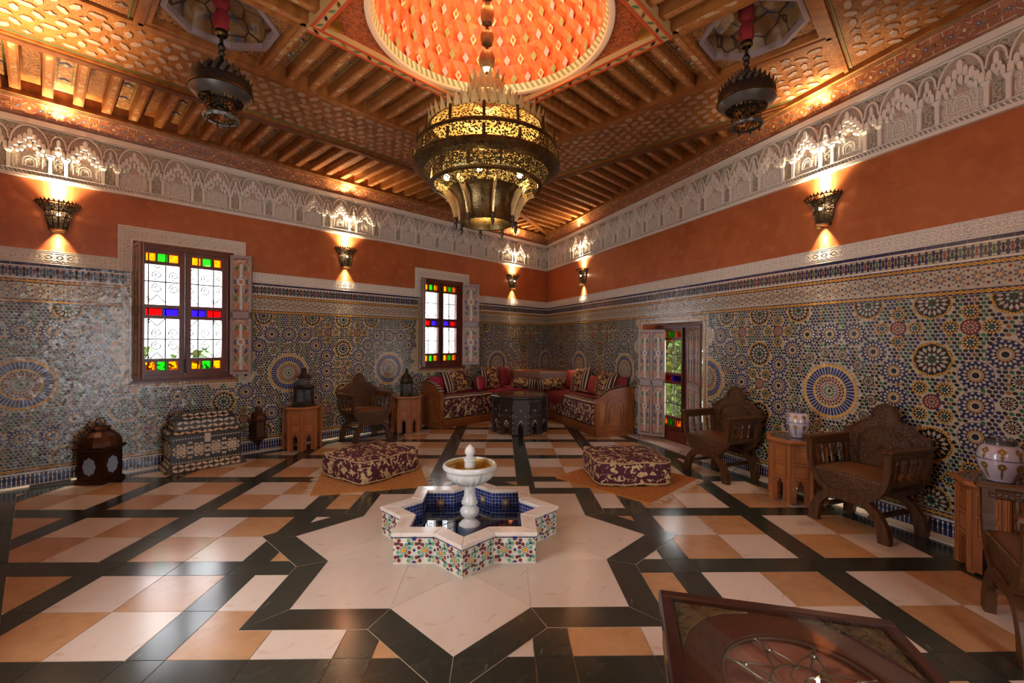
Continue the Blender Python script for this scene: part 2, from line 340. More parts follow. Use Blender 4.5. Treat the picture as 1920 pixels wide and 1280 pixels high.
# wall border: dark strip, then cream strip along the walls
def ring_pieces(A, B, step=.9):
    out = []
    for k in range(4):
        a0, a1, b0, b1 = A[k], A[(k + 1) % 4], B[k], B[(k + 1) % 4]
        L = math.dist(a0, a1); n = max(1, round(L / step))
        for i in range(n):
            f0, f1 = i / n + .001, (i + 1) / n - .001
            lp = lambda p, q, t: (p[0] + (q[0] - p[0]) * t, p[1] + (q[1] - p[1]) * t)
            out.append(ccw([lp(a0, a1, f0), lp(a0, a1, f1), lp(b0, b1, f1), lp(b0, b1, f0)]))
    return out
lay([(P, 'dark_marble') for P in ring_pieces(room1, inset_room(.258, .298, .233, .298))], 'border_strip', None)
lay([(P, 'cream_marble') for P in ring_pieces(room0, inset_room(.088, .128, .068, .068))], 'edge_strip', None, .012)
# eight-pointed star in the middle
SX, SY = -.208, 3.268
def star(c, half, rot=0):
    P = []
    for k in range(16):
        t = R_(22.5 * k - 90) + rot
        r = half * math.sqrt(2) if k % 2 == 0 else half / math.cos(R_(22.5)) * 1.0
        if k % 2: r = half * math.sqrt(2) * math.sin(R_(45)) / math.sin(R_(112.5))
        P.append((c[0] + r * math.cos(t), c[1] + r * math.sin(t)))
    return P
SI, SO = star((SX, SY), .888), star((SX, SY), 1.056)
ring = []
for k in range(16):
    q = (k + 1) % 16; ring.append((ccw([SI[k], SI[q], SO[q], SO[k]]), 'dark_marble'))
def shrink(P, d):
    cx = sum(p[0] for p in P) / len(P); cy = sum(p[1] for p in P) / len(P)
    return [(cx + (p[0] - cx) * (1 - d / max(.05, math.dist(p, (cx, cy)))), cy + (p[1] - cy) * (1 - d / max(.05, math.dist(p, (cx, cy))))) for p in P]
star_pieces = [(shrink(P, .0022), m) for P, m in ring]
for k in range(0, 16, 2):
    a, tip, b = SI[(k - 1) % 16], SI[k], SI[(k + 1) % 16]
    inn = (a[0] + b[0] - tip[0], a[1] + b[1] - tip[1])
    star_pieces.append((shrink([a, tip, b, inn], .0015), 'cream_marble'))
    nxt_tip = SI[(k + 2) % 16]; c2 = SI[(k + 3) % 16]; inn2 = (b[0] + c2[0] - nxt_tip[0], b[1] + c2[1] - nxt_tip[1])
    star_pieces.append((shrink(ccw([b, inn, (SX, SY), inn2]), .0015), 'cream_marble'))
for P, m in star_pieces:
    cx = sum(p[0] for p in P) / len(P); cy = sum(p[1] for p in P) / len(P)
    b_ = MB(); b_.prism([(p[0] - cx, p[1] - cy) for p in P], -.003, .002, axis='z'); obj('star_slab', b_, M[m], floor, Matrix.Translation((cx, cy, 0)))
b_ = MB(); b_.prism(ccw(star((SX, SY), 1.058)), -.003, .0008, axis='z'); obj('star_bed', b_, M['grout'], floor)
# ================================================================= walls
HW = 3.95      # wall height
WIN = [(6.04, 6.985, .955, 2.455), (2.38, 3.285, .955, 2.455)]
DOOR = (-4.66, -3.45, -.01, 1.66)
def rects(x0, x1, z0, z1, holes):
    xs = sorted({x0, x1} | {min(max(v, x0), x1) for h in holes for v in h[:2]}); zs = sorted({z0, z1} | {min(max(v, z0), z1) for h in holes for v in h[2:]})
    out = []
    for i in range(len(xs) - 1):
        for j in range(len(zs) - 1):
            cx, cz = (xs[i] + xs[i + 1]) / 2, (zs[j] + zs[j + 1]) / 2
            if not any(h[0] < cx < h[1] and h[2] < cz < h[3] for h in holes): out.append((xs[i], xs[i + 1], zs[j], zs[j + 1]))
    return out
def wall(name, Mx, x0, x1, holes, label):
    b_ = MB()
    for r in rects(x0, x1, 0, HW, holes): b_.box(r[0], r[1], -.4, 0, r[2], r[3])
    return structure(obj(name, b_, M['plaster'], None, Mx), label)
wl_ = wall('wall_left', ML, -.3, LENL + .3, WIN, 'long wall with two stained-glass windows, orange plaster above star mosaic')
wr_ = wall('wall_right', MR, -LENR - .3, .3, [DOOR], 'long wall with the garden door, orange plaster above star mosaic')
wb_ = wall('wall_back', MB_, -.3, REAR + .3, FILLWIN, 'wall behind the viewer')
wc_ = wall('wall_rear', MC_, -LENL - .3, -RX / RY * REAR + .5, REARWIN, 'side wall behind the chairs')
# ---------------------------------------------------------------- zellige
class Mosaic(MB):
    def __init__(s, zone, holes):
        super().__init__(); s.zone = zone; s.holes = holes; s.y = .0035
    def sa(s, P): return sum(P[i][0] * P[(i + 1) % len(P)][1] - P[(i + 1) % len(P)][0] * P[i][1] for i in range(len(P)))
    def ok(s, P):
        x0, x1, z0, z1 = s.zone
        for x, z in P:
            if x < x0 or x > x1 or z < z0 or z > z1: return False
            for h in s.holes:
                if h[0] < x < h[1] and h[2] < z < h[3]: return False
        return True
    def pc(s, P, m, lift=0):
        x0, x1, z0, z1 = s.zone
        if len(P) <= 16 or len(P) == 32:
            if any(x < x0 or x > x1 or z < z0 or z > z1 for x, z in P): P = clip_poly(P if s.sa(P) > 0 else P[::-1], [(x0, z0), (x1, z0), (x1, z1), (x0, z1)])
            if len(P) < 3: return
            if any(h[0] < x < h[1] and h[2] < z < h[3] for x, z in P for h in s.holes): return
            s.add([(x, s.y + lift, z) for x, z in P], [tuple(range(len(P)))], m)
        elif s.ok(P): s.add([(x, s.y + lift, z) for x, z in P], [tuple(range(len(P)))], m)
    def ring(s, cx, cz, r0, r1, n, m, kind='petal', ph=0, w=.8, lift=0):
        rm = (r0 + r1) / 2; hw = math.pi / n * w
        for k in range(n):
            t = ph + 2 * math.pi * k / n
            pt = lambda r, a: (cx + r * math.cos(a), cz + r * math.sin(a))
            if kind == 'petal': P = [pt(r0, t), pt(rm, t + hw), pt(r1, t), pt(rm, t - hw)]
            elif kind == 'wedge': P = [pt(r0, t - hw), pt(r1, t - hw), pt(r1, t + hw), pt(r0, t + hw)]
            else:
                d = (r1 - r0) / 2; P = [(cx + rm * math.cos(t) + d * math.cos(t + a), cz + rm * math.sin(t) + d * math.sin(t + a)) for a in (0, 1.05, 2.09, 3.14, 4.19, 5.24)]
            s.pc(P, m[k % len(m)] if isinstance(m, tuple) else m, lift)
    def disc(s, cx, cz, r, m, n=8, lift=0, star=0):
        P = []
        for k in range(n * (2 if star else 1)):
            t = math.pi * 2 * k / (n * (2 if star else 1)) + .2; rr = r * (star if star and k % 2 else 1); P.append((cx + rr * math.cos(t), cz + rr * math.sin(t)))
        s.pc(P, m, lift)
    def wheel(s, x, z, q=1.0):
        s.disc(x, z, .252 * q, CRM, 32)
        l = .0008; s.disc(x, z, .018 * q, BLK, 8, l, .6)
        s.ring(x, z, .022 * q, .058 * q, 12, GRN, 'petal', 0, .8, l); s.ring(x, z, .06 * q, .074 * q, 24, NAVY, 'petal', 0, .9, l)
        s.ring(x, z, .075 * q, .118 * q, 24, (RED, RED), 'petal', .1, .85, l); s.ring(x, z, .114 * q, .130 * q, 24, BLK, 'petal', 0, .9, l)
        s.ring(x, z, .132 * q, .144 * q, 36, YEL, 'wedge', 0, .94, l); s.ring(x, z, .150 * q, .216 * q, 44, (NAVY, COB), 'wedge', 0, .70, l)
        s.ring(x, z, .222 * q, .238 * q, 48, YEL, 'wedge', 0, .94, l); s.ring(x, z, .241 * q, .252 * q, 48, NAVY, 'dot', 0, 1, l)
        return .258 * q
    def bc(s, x, z, q=1.0):
        l = .0008; s.disc(x, z, .101 * q, NAVY, 16); s.ring(x, z, .021 * q, .034 * q, 14, CRM, 'wedge', 0, .98, l); s.disc(x, z, .019 * q, BLK, 8, l)
        s.ring(x, z, .037 * q, .044 * q, 16, YEL, 'wedge', 0, .95, l); s.ring(x, z, .046 * q, .078 * q, 16, CRM, 'petal', 0, .80, l)
        s.ring(x, z, .080 * q, .101 * q, 16, CRM, 'petal', .196, .66, l)
        return .102 * q
    def flower(s, x, z, q=1.0):
        l = .0008; s.disc(x, z, .127 * q, BLK, 16); s.disc(x, z, .010, RED, 6, l)
        s.ring(x, z, .012 * q, .044 * q, 8, GRN, 'petal', 0, .8, l); s.ring(x, z, .026 * q, .052 * q, 8, CRM, 'petal', .39, .8, l); s.ring(x, z, .046 * q, .058 * q, 8, RED, 'dot', 0, 1, l)
        s.ring(x, z, .054 * q, .104 * q, 16, CRM, 'petal', .196, .80, l); s.ring(x, z, .072 * q, .086 * q, 16, (RED, GRN), 'dot', 0, .9, l * 1.5)
        n = 40
        for k in range(n):
            t = 2 * math.pi * k / n; rr = (.112 + .010 * abs(math.cos(4 * t))) * q; d = .0100 * q
            s.pc([(x + rr * math.cos(t) + d * math.cos(t + a), z + rr * math.sin(t) + d * math.sin(t + a)) for a in (0, 1.57, 3.14, 4.71)], YEL, l * 2)
        return .13 * q
    def small(s, x, z, c=GRN, ringc=YEL, q=1.0):
        l = .0008; s.disc(x, z, .050 * q, BLK, 12); s.disc(x, z, .011 * q, c, 8, l); s.ring(x, z, .014 * q, .034 * q, 8, CRM, 'petal', 0, .8, l)
        s.ring(x, z, .034 * q, .050 * q, 14, ringc, 'dot', 0, 1, l); return .05 * q
    def redr(s, x, z):
        l = .0008; s.disc(x, z, .058, RED, 12); s.disc(x, z, .008, GRN, 6, l); s.ring(x, z, .010, .026, 8, CRM, 'petal', 0, .8, l); s.ring(x, z, .028, .046, 12, CRM, 'petal', .26, .7, l); s.ring(x, z, .047, .058, 16, BLK, 'dot', 0, 1, l); return .057
    def tiny(s, x, z):
        l = .0008; s.disc(x, z, .046, BLK, 10); s.disc(x, z, .011, OCH, 8, l); s.ring(x, z, .013, .044, 12, CRM, 'petal', 0, .72, l); return .047
def zellige(wobj, x0, x1, sgn, wheels, holes, pitch=.0315):
    zmid = .97; base = MB(); hol = holes
    for r in rects(x0, x1, .012, 2.124, hol): base.box(r[0], r[1], 0, .0025, r[2], r[3])
    obj('mosaic_bed', base, TM[CRM], wobj)
    margin = [(h[0] - .075, h[1] + .075, h[2] - .075, h[3] + .05) for h in hol]
    F = Mosaic((x0, x1, .19, 1.738), margin); ros = []
    def put(kind, x, z, *a):
        if not (x0 - .2 < x < x1 + .2): return
        ros.append((x, z, getattr(F, kind)(x, z, *a)))
    pos = sorted(wheels)
    for w in pos:
        put('wheel', w, zmid)
        for k in range(14):
            t = 2 * math.pi * k / 14 + .11; put('tiny', w + .345 * math.cos(t), zmid + .345 * math.sin(t))
        for dx, dz in [(.51, 0), (.51, .212), (.51, -.212), (-.51, 0), (-.51, .212), (-.51, -.212), (.36, .36), (-.36, .36), (.36, -.36), (-.36, -.36), (.21, .51), (-.21, .51), (0, .51), (.21, -.51), (-.21, -.51), (0, -.51)]:
            put('bc', w + dx, zmid + dz)
    mids = []
    for a, b in zip([pos[0] - 1.5] + pos, pos + [pos[-1] + 1.5]):
        if b - a < 1.9: mids.append((a + b) / 2)
        else:
            mids += [a + .75, b - .75]
            for z in (.33, .55, .76, .97, 1.18, 1.4, 1.62): put('bc', (a + b) / 2, z)
    for m in mids:
        put('flower', m, 1.283); put('flower', m, .657); put('flower', m, 1.70, .95); put('flower', m, .24, .95)
        put('redr', m, zmid)
        for dx in (-.077, .077):
            for dz in (-.098, .098): put('small', m + dx, zmid + dz)
        for sx in (-.22, .22):
            for z, s_ in ((1.517, 1), (.423, -1)):
                put('redr', m + sx, z)
                for dx, dz in ((.112, 0), (-.112, 0), (0, .106), (0, -.106)): put('small', m + sx + dx, z + dz)
        for sx in (-.44, .44): put('flower', m + sx, 1.71, .9); put('flower', m + sx, .235, .9)
    # filler pieces between the rosettes
    cell = {}
    for (x, z, r) in ros:
        for i in range(int((x - r) // .3), int((x + r) // .3) + 1):
            for j in range(int((z - r) // .3), int((z + r) // .3) + 1): cell.setdefault((i, j), []).append((x, z, r))
    row = 0; z = .19 + pitch / 2; rnd = random.Random(3)
    while z < 1.738:
        x = x0 + (pitch / 2 if row % 2 else 0); c = 0
        while x < x1:
            if not any((x - a) ** 2 + (z - b) ** 2 < (r + .006) ** 2 for a, b, r in cell.get((int(x // .3), int(z // .3)), ())):
                t = (row + c) % 3 * .52; m = (BLK, NAVY, BLK, OCH, BLK, GRN, NAVY, GRN, BLK, NAVY)[(row * 5 + c * 3) % 10]
                a, b = .0158, .0112
                P = [(x + a * math.cos(t) * u - b * math.sin(t) * v, z + a * math.sin(t) * u + b * math.cos(t) * v) for u, v in ((-1, 0), (-.45, -1), (.45, -1), (1, 0), (.45, 1), (-.45, 1))]
                F.pc(P, m)
            x += pitch; c += 1
        z += pitch * .866; row += 1
    obj('mosaic_field', F, TM, wobj, kind='stuff')
    # border bands
    B = Mosaic((x0, x1, 0, 2.2), [(h[0] - .03, h[1] + .03, h[2] - .03, h[3] + .03) for h in hol])
    def bar(z0, z1, m, y=.0032):
        for r in rects(x0, x1, z0, z1, B.holes): B.add([(r[0], y, r[2]), (r[1], y, r[2]), (r[1], y, r[3]), (r[0], y, r[3])], [(0, 1, 2, 3)], m)
    def rep(step, fn):
        n = int((x1 - x0) / step)
        for k in range(n): fn(x0 + (k + .5) * (x1 - x0) / n, k)
    bar(2.100, 2.124, NAVY); bar(2.087, 2.100, WHT); bar(1.99, 2.087, NAVY); bar(1.974, 1.99, WHT); bar(1.934, 1.974, NAVY); bar(1.796, 1.934, CRM); bar(1.741, 1.782, NAVY)
    bar(.141, .182, NAVY); bar(.12, .135, WHT); bar(.014, .12, COB if 0 else NAVY)
    rep(.12, lambda x, k: B.pc([(x - .001, 2.1), (x + .001, 2.1), (x + .001, 2.124), (x - .001, 2.124)], CRM, .0006))
    def vase(x, k):
        z = 2.0385; w = .018; h = .046; c = (RED, BLK, GRN, BLK)[k % 4]
        B.pc([(x - w * .9, z - h), (x + w * .9, z - h), (x + w * .45, z - h * .45), (x + w, z), (x + w * .45, z + h * .45), (x + w * .9, z + h), (x - w * .9, z + h), (x - w * .45, z + h * .45), (x - w, z), (x - w * .45, z - h * .45)], CRM, .0006)
        B.pc([(x, z - h * .75), (x + w * .5, z - h * .6), (x + w * .3, z - h * .3), (x + w * .65, z), (x + w * .3, z + h * .3), (x + w * .5, z + h * .6), (x, z + h * .75), (x - w * .5, z + h * .6), (x - w * .3, z + h * .3), (x - w * .65, z), (x - w * .3, z - h * .3), (x - w * .5, z - h * .6)], c, .0012)
    rep(.0445, vase)
    def chain(z, hh):
        def f(x, k):
            a = .019
            B.pc([(x - a, z - hh * .3), (x, z - hh), (x + a, z - hh * .3), (x + a, z + hh * .3), (x, z + hh), (x - a, z + hh * .3)], YEL, .0006)
            B.pc([(x - a * .55, z), (x, z - hh * .4), (x + a * .55, z), (x, z + hh * .4)], OCH, .0012)
        rep(.038, f)
    chain(1.954, .015); chain(1.7615, .0155); chain(.1615, .0155)
    def starb(x, k):
        z = 1.865
        B.ring(x, z, .012, .045, 8, NAVY, 'petal', .39, .72, .0006); B.ring(x, z, .022, .034, 8, YEL, 'petal', .39, .3, .0012); B.disc(x, z, .011, YEL, 4, .0008)
        B.disc(x + .0535, z, .014, NAVY, 5, .0006, .5)
        for d in (-1, 1):
            B.disc(x + .0535, z + d * .048, .011, RED, 6, .0006); B.disc(x, z + d * .058, .010, NAVY, 4, .0006, .6); B.disc(x + .03, z + d * .043, .007, GRN, 4, .0006); B.disc(x - .03, z + d * .043, .007, GRN, 4, .0006)
    rep(.107, starb)
    def balus(x, k):
        B.pc([(x - .0018, .016), (x + .0018, .016), (x + .0018, .05), (x + .0055, .06), (x + .0018, .07), (x + .0018, .095), (x + .009, .106), (x, .116), (x - .009, .106), (x - .0018, .095), (x - .0018, .07), (x - .0055, .06), (x - .0018, .05)], WHT, .0006)
    rep(.030, balus)
    for h in hol:      # yellow chain round each opening
        zb = max(.14, h[2] - .07); tops = min(h[3] + .045, 2.1)
        segs = [(h[0] - .062, h[0] - .03, zb, tops), (h[1] + .03, h[1] + .062, zb, tops)]
        if h[2] > .2: segs.append((h[0] - .062, h[1] + .062, h[2] - .065, h[2] - .033))
        if h[3] < 2: segs.append((h[0] - .062, h[1] + .062, h[3] + .03, h[3] + .062))
        for (a, b, c, d) in segs:
            B.add([(a, .0042, c), (b, .0042, c), (b, .0042, d), (a, .0042, d)], [(0, 1, 2, 3)], NAVY)
            B.add([(a - .007, .0040, c - .007), (b + .007, .0040, c - .007), (b + .007, .0040, d + .007), (a - .007, .0040, d + .007)], [(0, 1, 2, 3)], WHT)
            lg = (b - a) > (d - c); n = max(2, int(max(b - a, d - c) / .038))
            for k in range(n):
                u = (k + .5) / n; px, pz = (a + (b - a) * u, (c + d) / 2) if lg else ((a + b) / 2, c + (d - c) * u); q = .017
                P = [(-1.1, -.25), (0, -.85), (1.1, -.25), (1.1, .25), (0, .85), (-1.1, .25)]; P = P if lg else [(v, u_) for u_, v in P]
                B.add([(px + q * u_, .0048, pz + q * v) for u_, v in P], [tuple(range(6))], YEL)
                P = [(-.55, 0), (0, -.35), (.55, 0), (0, .35)]; P = P if lg else [(v, u_) for u_, v in P]
                B.add([(px + q * u_, .0054, pz + q * v) for u_, v in P], [tuple(range(4))], OCH)
    obj('mosaic_border', B, TM, wobj, kind='stuff')
WHL = [7.795, 5.388, 3.887, 1.509, .0]; WHR = [-7.73, -6.211, -4.734, -2.994, -1.51, 0]
zellige(wl_, 0, LENL, 1, WHL, WIN)
zellige(wr_, -LENR, 0, -1, WHR, [DOOR])
# ---------------------------------------------------------------- carved white bands
def stucco_band(wobj, x0, x1, holes):
    b_ = MB()
    cut = [(h[0] - .128, h[1] + .128, 2.0, 2.62) for h in holes if h[3] > 2]
    for r in rects(x0, x1, 2.124, 2.257, cut): b_.bevbox(r[0], r[1], 0, .014, r[2], r[3], .003)
    ln = MB()
    for r in rects(x0, x1, 2.124, 2.257, cut):
        for z in (2.127, 2.146, 2.236, 2.251): ln.box(r[0], r[1], .014, .0175, z, z + .005)
    obj('stucco_band', b_, M['stucco'], wobj); obj('stucco_fillet', ln, M['stucco_plain'], wobj)
    rl = MB()
    for r in rects(x0, x1, 2.124, 2.257, cut):
        n = max(1, round((r[1] - r[0]) / .17)); p = (r[1] - r[0]) / n; zc = 2.1935
        for k in range(n):
            xa = r[0] + k * p
            for s_ in (-1, 1):
                rl.strip([(xa + p * i / 10, zc + s_ * .030 * math.sin(2 * math.pi * i / 10)) for i in range(11)], .0075, .013, .0185)
                rl.strip([(xa + p * (.04 + .42 * i / 6), zc + s_ * (.012 + .010 * math.sin(math.pi * i / 6))) for i in range(7)], .005, .013, .0175)
                rl.prism([(xa + p * .25 - .016, zc), (xa + p * .25, zc - .010), (xa + p * .25 + .016, zc), (xa + p * .25, zc + .010)], .013, .019) if s_ > 0 else None
                rl.prism([(xa + p * .75 - .012, zc), (xa + p * .75, zc - .016), (xa + p * .75 + .012, zc), (xa + p * .75, zc + .016)], .013, .019) if s_ > 0 else None
                for f_ in (.5, 1.0): rl.prism([(xa + p * f_ - .014, zc + s_ * .026), (xa + p * f_, zc + s_ * .014), (xa + p * f_ + .014, zc + s_ * .026), (xa + p * f_, zc + s_ * .036)], .013, .0185)
    obj('band_relief', rl, M['stucco_plain'], wobj, kind='stuff')
    for h in holes:
        if h[3] < 2: continue
        t = h[3] + .155; f = MB(); f2 = MB()
        for (a, b, c, d) in ((h[0] - .128, h[0] - .004, 2.124, t), (h[1] + .004, h[1] + .128, 2.124, t), (h[0] - .004, h[1] + .004, h[3] + .008, t)): f.box(a, b, 0, .016, c, d)
        for (a, b, c, d) in ((h[0] - .128, h[0] - .118, 2.124, t), (h[1] + .118, h[1] + .128, 2.124, t), (h[0] - .118, h[1] + .118, t - .01, t), (h[0] - .098, h[0] - .092, 2.124, t - .03), (h[1] + .092, h[1] + .098, 2.124, t - .03), (h[0] - .098, h[1] + .098, t - .036, t - .03), (h[0] - .02, h[0] - .012, 2.124, h[3] + .02), (h[1] + .012, h[1] + .02, 2.124, h[3] + .02), (h[0] - .012, h[1] + .012, h[3] + .014, h[3] + .022)): f2.box(a, b, .016, .021, c, d)
        obj('window_surround', f, M['stucco'], wobj); obj('surround_fillet', f2, M['stucco_plain'], wobj)
stucco_band(wl_, 0, LENL, WIN); stucco_band(wr_, -LENR, 0, [DOOR])
# ---------------------------------------------------------------- frieze of stalactite arches
def arch_pts(w, zs, za, n=10):
    P = []
    for i in range(n + 1):
        t = i / n; x = -w / 2 + w * t; u = abs(2 * t - 1)
        P.append((x, zs + (za - zs) * (math.sqrt(max(0, 1 - u ** 2.2)))))
    return P
FP = .381
def frieze_meshes():
    bw, sw = .272, .109; cb, cs = 0, (bw + sw) / 2
    col = MB(); col.box(-.013, .013, .012, .040, 2.998, 3.13); col.loft([[(-.013, .012, 3.13), (.013, .012, 3.13), (.013, .04, 3.13), (-.013, .04, 3.13)], [(-.026, .010, 3.152), (.026, .010, 3.152), (.026, .056, 3.152), (-.026, .056, 3.152)], [(-.026, .010, 3.162), (.026, .010, 3.162), (.026, .056, 3.162), (-.026, .056, 3.162)]])
    arc = MB()
    arc.strip([(x, z) for x, z in arch_pts(bw * 1.0, 3.17, 3.415, 14)], .013, .012, .05)
    arc.strip([(cs + x, z) for x, z in arch_pts(sw * 1.02, 3.25, 3.365, 10)], .012, .012, .05)
    mq = MB()
    def prism_niche(x, z0, w, h, d):      # one stalactite: small scalloped prism, rounded head
        hw = w / 2; pts = [(-hw, z0), (-hw, z0 + h * .72), (-hw * .55, z0 + h * .92), (0, z0 + h), (hw * .55, z0 + h * .92), (hw, z0 + h * .72), (hw, z0)]
        mq.prism([(x + p[0], p[1]) for p in pts], .012, d)
        mq.loft([[(x - hw, .012, z0), (x + hw, .012, z0), (x + hw, d, z0), (x - hw, d, z0)], [(x - hw * .5, .012, z0 - .014), (x + hw * .5, .012, z0 - .014), (x + hw * .5, d * .55, z0 - .014), (x - hw * .5, d * .55, z0 - .014)]])
    for sx in (-1, 1):
        for (x, z, w, h, d) in ((.118, 3.170, .032, .060, .060), (.092, 3.205, .030, .062, .056), (.064, 3.240, .032, .070, .052), (.036, 3.215, .026, .05, .046), (.030, 3.275, .028, .062, .05), (.080, 3.165, .026, .04, .046), (.052, 3.180, .026, .04, .042)): prism_niche(sx * x, z, w, h, d)
    prism_niche(0, 3.300, .034, .088, .055); prism_niche(0, 3.235, .028, .05, .045)
    for sx in (-1, 1): prism_niche(cs + sx * .034, 3.168, .026, .058, .058); prism_niche(cs + sx * .016, 3.215, .022, .05, .05)
    prism_niche(cs, 3.262, .026, .075, .052); prism_niche(cs, 3.19, .022, .04, .044)
    pan = MB(); pan.box(-.115, .115, .008, .018, 3.002, 3.165); pan2 = MB()
    pan2.strip([(-.045, 3.045), (-.045, 3.085)] + [(-.045 * math.cos(math.pi * i / 8), 3.085 + .048 * math.sin(math.pi * i / 8)) for i in range(1, 8)] + [(.045, 3.085), (.045, 3.045)], .009, .018, .027)
    pan2.strip([(-.028, 3.045), (-.028, 3.08)] + [(-.028 * math.cos(math.pi * i / 6), 3.08 + .03 * math.sin(math.pi * i / 6)) for i in range(1, 6)] + [(.028, 3.08), (.028, 3.045)], .006, .018, .025)
    for x in (-.085, .085): pan2.box(x - .004, x + .004, .018, .025, 3.03, 3.13)
    pan2.box(-.06, .06, .018, .024, 3.035, 3.041)
    sp = MB(); sp.box(cs - .034, cs + .034, .008, .018, 3.002, 3.165)
    for k in range(3): sp.strip([(cs + .018 * math.cos(t), 3.03 + k * .048 + .02 * math.sin(t)) for t in [2 * math.pi * i / 8 for i in range(9)]], .007, .018, .025)
    tym = MB(); P = arch_pts(bw * .97, 3.165, 3.41, 12); tym.prism(P, .006, .013)
    P = [(cs + x, z) for x, z in arch_pts(sw * .97, 3.165, 3.36, 8)]; tym.prism(P, .006, .013)
    return dict(column=mesh('column', col, M['stucco_plain']), arch=mesh('arch', arc, M['stucco_plain']), muq=mesh('stalactites', mq, M['stucco_plain']), pan=mesh('niche_panel', pan, M['stucco']), rel=mesh('panel_relief', pan2, M['stucco_plain']), sp=mesh('small_panel', sp, M['stucco_lattice']), tym=mesh('tympanum', tym, M['stucco_pink']))
FM = frieze_meshes()
def frieze(wobj, x0, x1, phase, dirn):
    b_ = MB(); b_.box(x0, x1, 0, .010, 2.99, 3.432); obj('frieze_ground', b_, M['stucco_lattice'], wobj)
    b_ = MB(); b_.box(x0, x1, 0, .034, 2.93, 2.958); b_.box(x0, x1, 0, .030, 2.992, 3.0); b_.box(x0, x1, 0, .05, 3.43, 3.482); b_.box(x0, x1, 0, .03, 3.418, 3.43); obj('frieze_moulding', b_, M['stucco_plain'], wobj)
    rp = MB(); n = int((x1 - x0) / .03)
    for k in range(n):
        x = x0 + (k + .5) * (x1 - x0) / n; rp.prism([(x - .016, 2.960), (x - .004, 2.960), (x + .016, 2.990), (x + .004, 2.990)], .0, .026)
    obj('rope_moulding', rp, M['stucco_plain'], wobj, kind='stuff'); b_ = MB(); b_.box(x0, x1, 0, .016, 2.958, 2.992); obj('rope_ground', b_, M['stucco_lattice'], wobj)
    x = phase
    while x - FP > x0 - .3: x -= FP
    while x < x1 + .1:
        if x - .15 > x0 - .12 and x + .25 < x1 + .12:
            Mx = Matrix.Translation((x, 0, 0)); u = link('frieze_arch', FM['arch'], wobj, Mx)
            for cx in (-.136, .136): link('column', FM['column'], u, Matrix.Translation((cx, 0, 0)))
            for k in ('muq', 'pan', 'rel', 'sp', 'tym'): link(FM[k].name.split('.')[0], FM[k], u)
        x += FP
frieze(wl_, 0, LENL, 7.367, 1); frieze(wr_, -LENR, 0, -7.147, -1)
frieze_plain = MB()
# ---------------------------------------------------------------- painted cornice
def cornice(wobj, x0, x1, pat=True):
    b_ = MB(); y0, z0, y1, z1 = .03, 3.482, .105, 3.655
    b_.loft([[(x0, 0, z0), (x0, y0, z0), (x0, y1, z1), (x0, y1 + .02, z1 + .02), (x0, y1 + .02, 3.72), (x0, 0, 3.72)], [(x1, 0, z0), (x1, y0, z0), (x1, y1, z1), (x1, y1 + .02, z1 + .02), (x1, y1 + .02, 3.72), (x1, 0, 3.72)]])
    obj('cornice_board', b_, M['cornice'], wobj)
    if not pat: return
    p_ = MB(); ly, lz = y1 - y0, z1 - z0; L = math.hypot(ly, lz); ty, tz = ly / L, lz / L; oy, oz = tz * .002, -ty * .002
    def q(P, m, h=1): p_.add([(x, y0 + v * ty + oy * h, z0 + v * tz + oz * h) for x, v in P], [tuple(range(len(P)))], m)
    def line(a, b, w, m):
        dx, dv = b[0] - a[0], b[1] - a[1]; l = math.hypot(dx, dv); px, pv = -dv / l * w / 2, dx / l * w / 2
        q([(a[0] + px, a[1] + pv), (a[0] - px, a[1] - pv), (b[0] - px, b[1] - pv), (b[0] + px, b[1] + pv)], m)
    for v in (.006, L - .010): q([(x0, v), (x1, v), (x1, v + .006), (x0, v + .006)], 1)
    n = int((x1 - x0) / .292); st = (x1 - x0) / n; c = L / 2
    for k in range(n):
        x = x0 + (k + .5) * st
        for s_ in (-1, 1):
            line((x - .105, c + s_ * .060), (x + .105, c + s_ * .060), .004, 0); line((x - .035, c + s_ * .060), (x - .035, c + s_ * .028), .005, 0); line((x + .035, c + s_ * .060), (x + .035, c + s_ * .028), .005, 0)
            line((x + s_ * .135, c - .045), (x + s_ * .105, c - .02), .004, 0); line((x + s_ * .135, c + .045), (x + s_ * .105, c + .02), .004, 0)
            q([(x + s_ * .075 - .022, c), (x + s_ * .075, c - .014), (x + s_ * .075 + .022, c), (x + s_ * .075, c + .014)], 2); q([(x + s_ * .075 - .008, c), (x + s_ * .075, c - .005), (x + s_ * .075 + .008, c), (x + s_ * .075, c + .005)], 0, 1.4)
            q([(x + s_ * .05 - .008, c), (x + s_ * .05, c - .012), (x + s_ * .05 + .008, c), (x + s_ * .05, c + .012)], 1)
        q([(x + st / 2 - .012, c), (x + st / 2, c - .014), (x + st / 2 + .012, c), (x + st / 2, c + .014)], 0)
        q([(x - .026, c - .02), (x + .026, c - .02), (x + .026, c + .02), (x - .026, c + .02)], 3)
    obj('cornice_painting', p_, [M['paint_cream'], M['paint_green'], M['paint_blue'], M['wood_scroll']], wobj)
cornice(wl_, 0, LENL); cornice(wr_, -LENR, 0); cornice(wb_, 0, REAR, False); cornice(wc_, -LENL, -RX / RY * REAR, False)
# plain lower zones of the two walls behind the viewer
for wo, a, b in ((wb_, 0, REAR), (wc_, -LENL, -RX / RY * REAR)):
    b_ = MB()
    for r in rects(a, b, .01, 2.124, FILLWIN if wo is wb_ else REARWIN): b_.box(r[0], r[1], 0, .004, r[2], r[3])
    obj('mosaic_bed', b_, M['dado_far'] if 'dado_far' in M else TM[OCH], wo)
    b_ = MB(); b_.box(a, b, 0, .02, 2.93, 3.48); obj('frieze_ground', b_, M['stucco'], wo)
